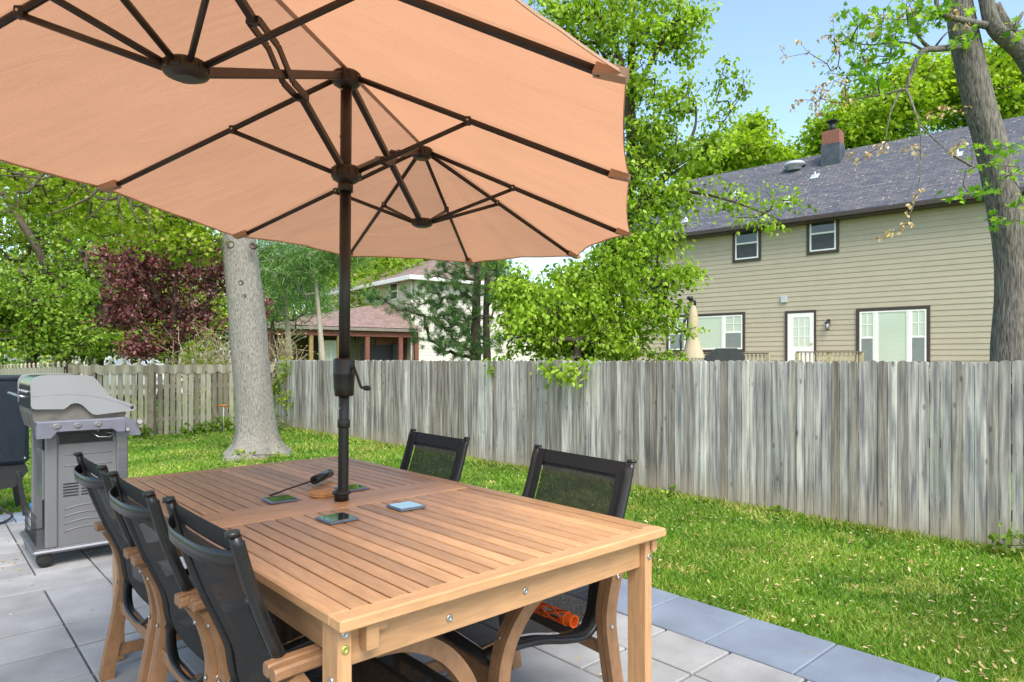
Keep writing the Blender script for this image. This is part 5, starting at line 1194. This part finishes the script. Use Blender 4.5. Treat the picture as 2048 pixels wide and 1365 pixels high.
ex_ = np.concatenate([lin((1400,385,8.4), (1595,415,8.1), 13, .07), lin((1440,410,8.3), (1540,450,8.1), 7, .06), lin((1410,300,8.5), (1500,165,8.3), 9, .05), lin((1440,190,8.4), (1460,130,8.3), 5, .05),
                      lin((1330,655,8.3), (1390,660,8.1), 5, .04), lin((1290,700,8.3), (1360,712,8.2), 6, .03), lin((1090,735,7.4), (1165,740,7.0), 6, .04), lin((1130,745,7.0), (1145,750,6.95), 2, .02), lin((985,735,8.3), (1010,720,8.3), 3, .03)])
tree('pear_tree', 'bright green leafy tree leaning over the board fence below the umbrella tip', 'tree', tuple(Vector((P(1160, 900, zt_).x, zt_, -.1))), [tr1, tr2, tr3]+br, blobs, 1600, 24, .175, .062, OVAL, G_PEAR, BARK_B, r_twig=.004, maxr=.05, extra_tips=ex_, jag=.1, droop=.65, tvar=.22)

# right-hand maple with bent branches and sparse young leaves
zt_ = 5.9; mz = 5.9
mt = smooth_path([(P(2026, 940, mz), .18), (P(2024, 800, mz), .165), (P(2022, 700, mz), .155), (P(2027, 600, mz), .142), (P(2024, 500, mz), .137), (P(2006, 400, mz), .133), (P(1982, 290, mz), .128), (P(1956, 200, mz), .12), (P(1934, 100, mz), .115), (P(1917, 0, mz), .106), (P(1900, -120, mz), .10)], 6)
zb_ = 5.75
brs = [smooth_path([(P(2130, 240, 5.9), .09), (P(2048, 115, 5.85), .075), (P(1990, 60, zb_), .06), (P(1972, 0, zb_), .055), (P(1960, -80, zb_), .05)], 6), smooth_path([(P(2180, 200, 6.1), .1), (P(2048, 90, 6.1), .07), (P(2010, 50, 6.1), .055), (P(1990, 10, 6.1), .04)], 5),
       smooth_path([(P(1972, 52, zb_), .032), (P(1920, 40, 5.6), .026), (P(1880, 25, 5.5), .02), (P(1870, -20, 5.5), .015)], 5),
       smooth_path([(P(1950, 90, mz), .03), (P(1885, 98, 5.6), .025), (P(1845, 103, 5.5), .021), (P(1825, 140, 5.5), .017), (P(1812, 178, 5.5), .014)], 6),
       smooth_path([(P(1812, 178, 5.5), .012), (P(1760, 190, 5.5), .008), (P(1690, 203, 5.5), .004)], 4), smooth_path([(P(1812, 178, 5.5), .012), (P(1835, 240, 5.4), .008), (P(1842, 290, 5.4), .006), (P(1838, 370, 5.3), .004), (P(1820, 430, 5.2), .003)], 5),
       smooth_path([(P(1838, 250, 5.4), .007), (P(1880, 290, 5.4), .005), (P(1905, 310, 5.4), .003)], 4), smooth_path([(P(1800, 185, 5.5), .008), (P(1780, 230, 5.4), .006), (P(1770, 290, 5.4), .003)], 4),
       smooth_path([(P(1860, 98, 5.6), .02), (P(1838, 75, 5.5), .014), (P(1830, 40, 5.5), .01), (P(1800, 40, 5.5), .006), (P(1750, 35, 5.5), .004)], 5), smooth_path([(P(1845, 100, 5.5), .012), (P(1810, 85, 5.5), .008), (P(1740, 90, 5.5), .005), (P(1700, 85, 5.5), .003)], 5),
       smooth_path([(P(1870, 95, 5.6), .01), (P(1885, 75, 5.5), .006), (P(1900, 60, 5.5), .004)], 3), smooth_path([(P(2048, 95, 5.9), .03), (P(2030, 60, 5.8), .02), (P(2045, 25, 5.8), .012)], 4)]
mtree = empty('maple_tree', Vector((P(2032, 900, mz).x, mz, -.1)), 'maple with dark furrowed trunk and sparse young leaves at the right edge', 'tree'); mb = MB()
pth, rr = mt; vs = []; fs = []; n = 48
for i, p in enumerate(pth):
    for k in range(n):
        a = 2*math.pi*k/n; q = 1+.06*noise.noise(Vector((math.cos(a)*1.5, math.sin(a)*1.5, p.z*1.2)))+.05*noise.noise(Vector((math.cos(a)*9, math.sin(a)*9, p.z*2.2)))
        vs.append(p+Vector((math.cos(a), math.sin(a), 0))*rr[i]*q)
for i in range(len(pth)-1):
    for k in range(n): fs.append((i*n+k, i*n+(k+1) % n, (i+1)*n+(k+1) % n, (i+1)*n+k))
mb.add(vs, fs, .5, True)
for q, r_ in brs: mb.tube(q, r_, 10 if r_[0] > .02 else 6, jag=.2)
tips = blob_points([(1750,90,5.5,85,45,.35,4),(1800,40,5.5,70,45,.35,2.5),(1710,60,5.5,60,40,.3,1.5),(1740,160,5.45,60,28,.3,1.6),(1860,30,5.5,60,35,.3,1.2),(1890,10,5.6,50,20,.3,.4),(1925,90,5.6,14,14,.1,.25),(2040,50,5.6,25,25,.3,.3),(1680,120,5.5,40,30,.25,.5)], 120)
low = np.concatenate([lin((1955,300,5.45), (2048,285,5.4), 6, .03), lin((1905,395,5.4), (1990,370,5.5), 6, .025), lin((1960,330,5.4), (2060,340,5.4), 5, .04), lin((2030,360,5.6), (2060,440,5.5), 4, .04), lin((1990,430,5.5), (1982,436,5.5), 1, .01), lin((1915,90,5.5), (1935,70,5.5), 3, .02)])
tips = np.concatenate([tips, low]); grow([q for q, _ in brs]+[pth], tips, .0022, mb, .012, up=.1); part_at(mb, 'trunk', BARK_D, mtree)
G_MAP = leafmat('young maple leaf', [S(64,110,24), S(104,152,34), S(142,186,52), S(176,208,84)], .5)
crown('crown', tips, 6, .10, .055, MAPLE, G_MAP, mtree, .2, .5)
sd1 = np.concatenate([blob_points([(1660,90,5.5,100,60,.4,2),(1640,190,5.5,60,35,.3,1.6),(1760,30,5.5,110,35,.3,1.5),(1690,160,5.5,60,40,.3,.8)], 60), lin((1690,205,5.5), (1600,215,5.5), 6, .03), lin((1775,290,5.4), (1700,320,5.4), 6, .02), lin((1842,300,5.4), (1810,300,5.4), 3, .02),
                      lin((1905,310,5.4), (1920,290,5.4), 3, .02), lin((1850,240,5.4), (1925,215,5.4), 6, .02), lin((1838,380,5.3), (1815,430,5.3), 3, .01), lin((1820,445,5.25), (1762,475,5.2), 5, .008), lin((1930,60,5.5), (1900,30,5.5), 3, .03)])
mb = MB(); grow([q for q, _ in brs]+[pth], sd1, .0012, mb, .004, n=4, up=0); prop(part_at(mb, 'seed_stalks', BARK_B, mtree), kind='stuff')
prop(crown('seed_clusters', sd1, 7, .035, .032, OVAL, G_TAN, mtree, .8, 1.), kind='stuff')

# distant trees over the roofs
for lb, px, z, bl in (('bright green tree rising above the grey roof left of the chimney', 1480, 46, [(1480,320,46,75,45,4,3),(1565,335,46,45,28,3,1.2),(1410,345,46,60,35,3,1.2),(1490,272,46,22,26,3,.6)]),
                      ('yellow-green tree filling the sky right of the chimney', 1750, 44, [(1760,225,44,100,62,4,2.6),(1665,275,44,45,40,3,1.0),(1840,175,44,60,55,4,1.4),(1720,280,44,110,45,3,1.4)]),
                      ('green treetop between the maple trunk and the frame edge', 2020, 44, [(2010,180,44,80,80,4,2),(1930,180,44,60,80,4,1.2),(2090,150,44,70,90,4,1)]),
                      ('yellow-green treetop behind the cream house roof', 700, 62, [(690,525,62,70,40,4,2),(780,520,62,50,25,4,1),(630,545,62,50,40,4,1)]),
                      ('darker round treetop behind the cream house ridge', 800, 70, [(800,515,70,60,25,4,1),(870,500,70,60,30,4,1),(960,520,70,60,30,4,1)])):
    simple_tree('distant_tree', lb, px, z, 735, .4, 0, bl, 340, 38, 1.05, .34, G_FAR, BARK_B, r_twig=.03, group='distant treetops above the roofs')
# far wood that closes the view
def wood_mass():
    pts = blob_points([(x, 620+rnd.uniform(-25, 20), 48+rnd.uniform(-4, 6), 110, 110, 3, 1) for x in range(-300, 900, 95)]+[(x, 690, 60, 120, 40, 3, 1) for x in range(900, 2500, 160)], 1500)
    root = type('o', (), {'location': (0, 0, 0)})
    N = len(pts)*36; c = np.repeat(pts, 36, 0); tn = np.clip(np.repeat(rng.random(len(pts)), 36)*.6+rng.random(N)*.4, 0, 1)
    nr = unit(N); nr[:, 2] += .8
    o = leaf_mesh('far_woods', c+unit(N)*1.1, unit(N), nr, .36*(.6+.7*rng.random(N)), DIAM, G_MIX, None, tn); prop(o, 'mass of green trees closing the view behind the gardens', 'woods', kind='stuff')
wood_mass()
# vine and weeds on the fences
def plant(name, label, cat, pts, per, rad, size, m, shape=DIAM, stem=None, droop=.2):
    base = Vector(pts[0]); base.z = min(p[2] for p in pts); root = empty(name, base, label, cat); mb = MB()
    path = [Vector(p) for p in (stem or pts)]; mb.tube(path, .005, 5, cap=False); part_at(mb, 'stem', BARK_B, root)
    crown('foliage', np.array([tuple(p) for p in pts]), per, rad, size, shape, m, root, droop, 1.)
    return root
def on_fence(px, py, off=.06):
    r = (px-CX)/F; t = (F0.x-r*F0.y)/(r*FD.y-FD.x); q = F0+FD*t-FN*off; return Vector((q.x, q.y, H-(py-CY)/F*q.y))
vp = [on_fence(x_, y_) for x_, y_ in ((590,850),(585,800),(575,740),(568,735),(572,755),(560,765),(556,780),(566,790),(580,795),(584,730),(562,775),(570,800))]
plant('climbing_vine', 'bright green vine climbing the board fence beside the big trunk', 'vine', vp[1:], 26, .14, .075, G_LIME, stem=[vp[0], vp[1], vp[8], vp[4], vp[2]])
vp = [on_fence(x_, y_, .05) for x_, y_ in ((985,728),(985,740),(987,748))]; plant('fence_sprig', 'small green sprig poking over the top of the board fence', 'vine', vp, 14, .05, .05, G_DEEP)
for x_, y_, lb, n_ in ((575, 855, 'dark green weed clump at the fence corner right of the big trunk', 5), (1347, 985, 'tiny weed at the foot of the board fence left of the lawn middle', 2), (1570, 1023, 'small weed at the foot of the board fence in the middle of the lawn', 2), (2046, 1108, 'dark green weed at the right end of the board fence', 4)):
    q = on_fence(x_, y_, .1); vp = [Vector((q.x+rnd.uniform(-.03, .03)*n_, q.y+rnd.uniform(-.02, .02)*n_, .02+.03*k*(n_ > 3))) for k in range(n_)]; plant('weed', lb, 'weed', vp, 24, .03*n_, .045, G_DEEP)
def on_pick(t, off=.1, z=.02): q = FC+GD*t+Vector((.686, -.728, 0))*off; return Vector((q.x, q.y, z))
for a, lb in ((.9, 'leafy weeds at the picket fence foot nearest the big trunk'), (1.35, 'low leafy weeds in the middle of the picket fence foot'), (2.2, 'low weeds at the picket fence foot nearest the grill')):
    plant('weed', lb, 'weed', [on_pick(a+k*.09, .1+rnd.uniform(0, .1), .04+rnd.random()*.12*(a < 1)) for k in range(5)], 26, .13, .08, G_DEEP)
vp = [P(x_, y_, 8.55)for x_, y_ in ((488,897),(492,893),(552,900),(560,898),(470,902))]
for q in vp: q.z = .03
plant('weed', 'small weeds sprouting between the roots of the big trunk', 'weed', vp, 16, .07, .05, G_LIME)
# garden perennials glimpsed through the picket gaps
gp_ = [tuple(on_pick(rnd.uniform(.2, 3.2), -rnd.uniform(.5, 1.6), rnd.uniform(.1, .75))) for k in range(60)]
plant('flower_bed', 'leafy garden plants glimpsed through the picket fence gaps', 'plants', [Vector(p) for p in gp_], 20, .16, .08, G_LIME, stem=[Vector(gp_[0]), Vector((gp_[0][0], gp_[0][1], 0))])
print('faces', sum(len(m.polygons) for m in bpy.data.meshes))
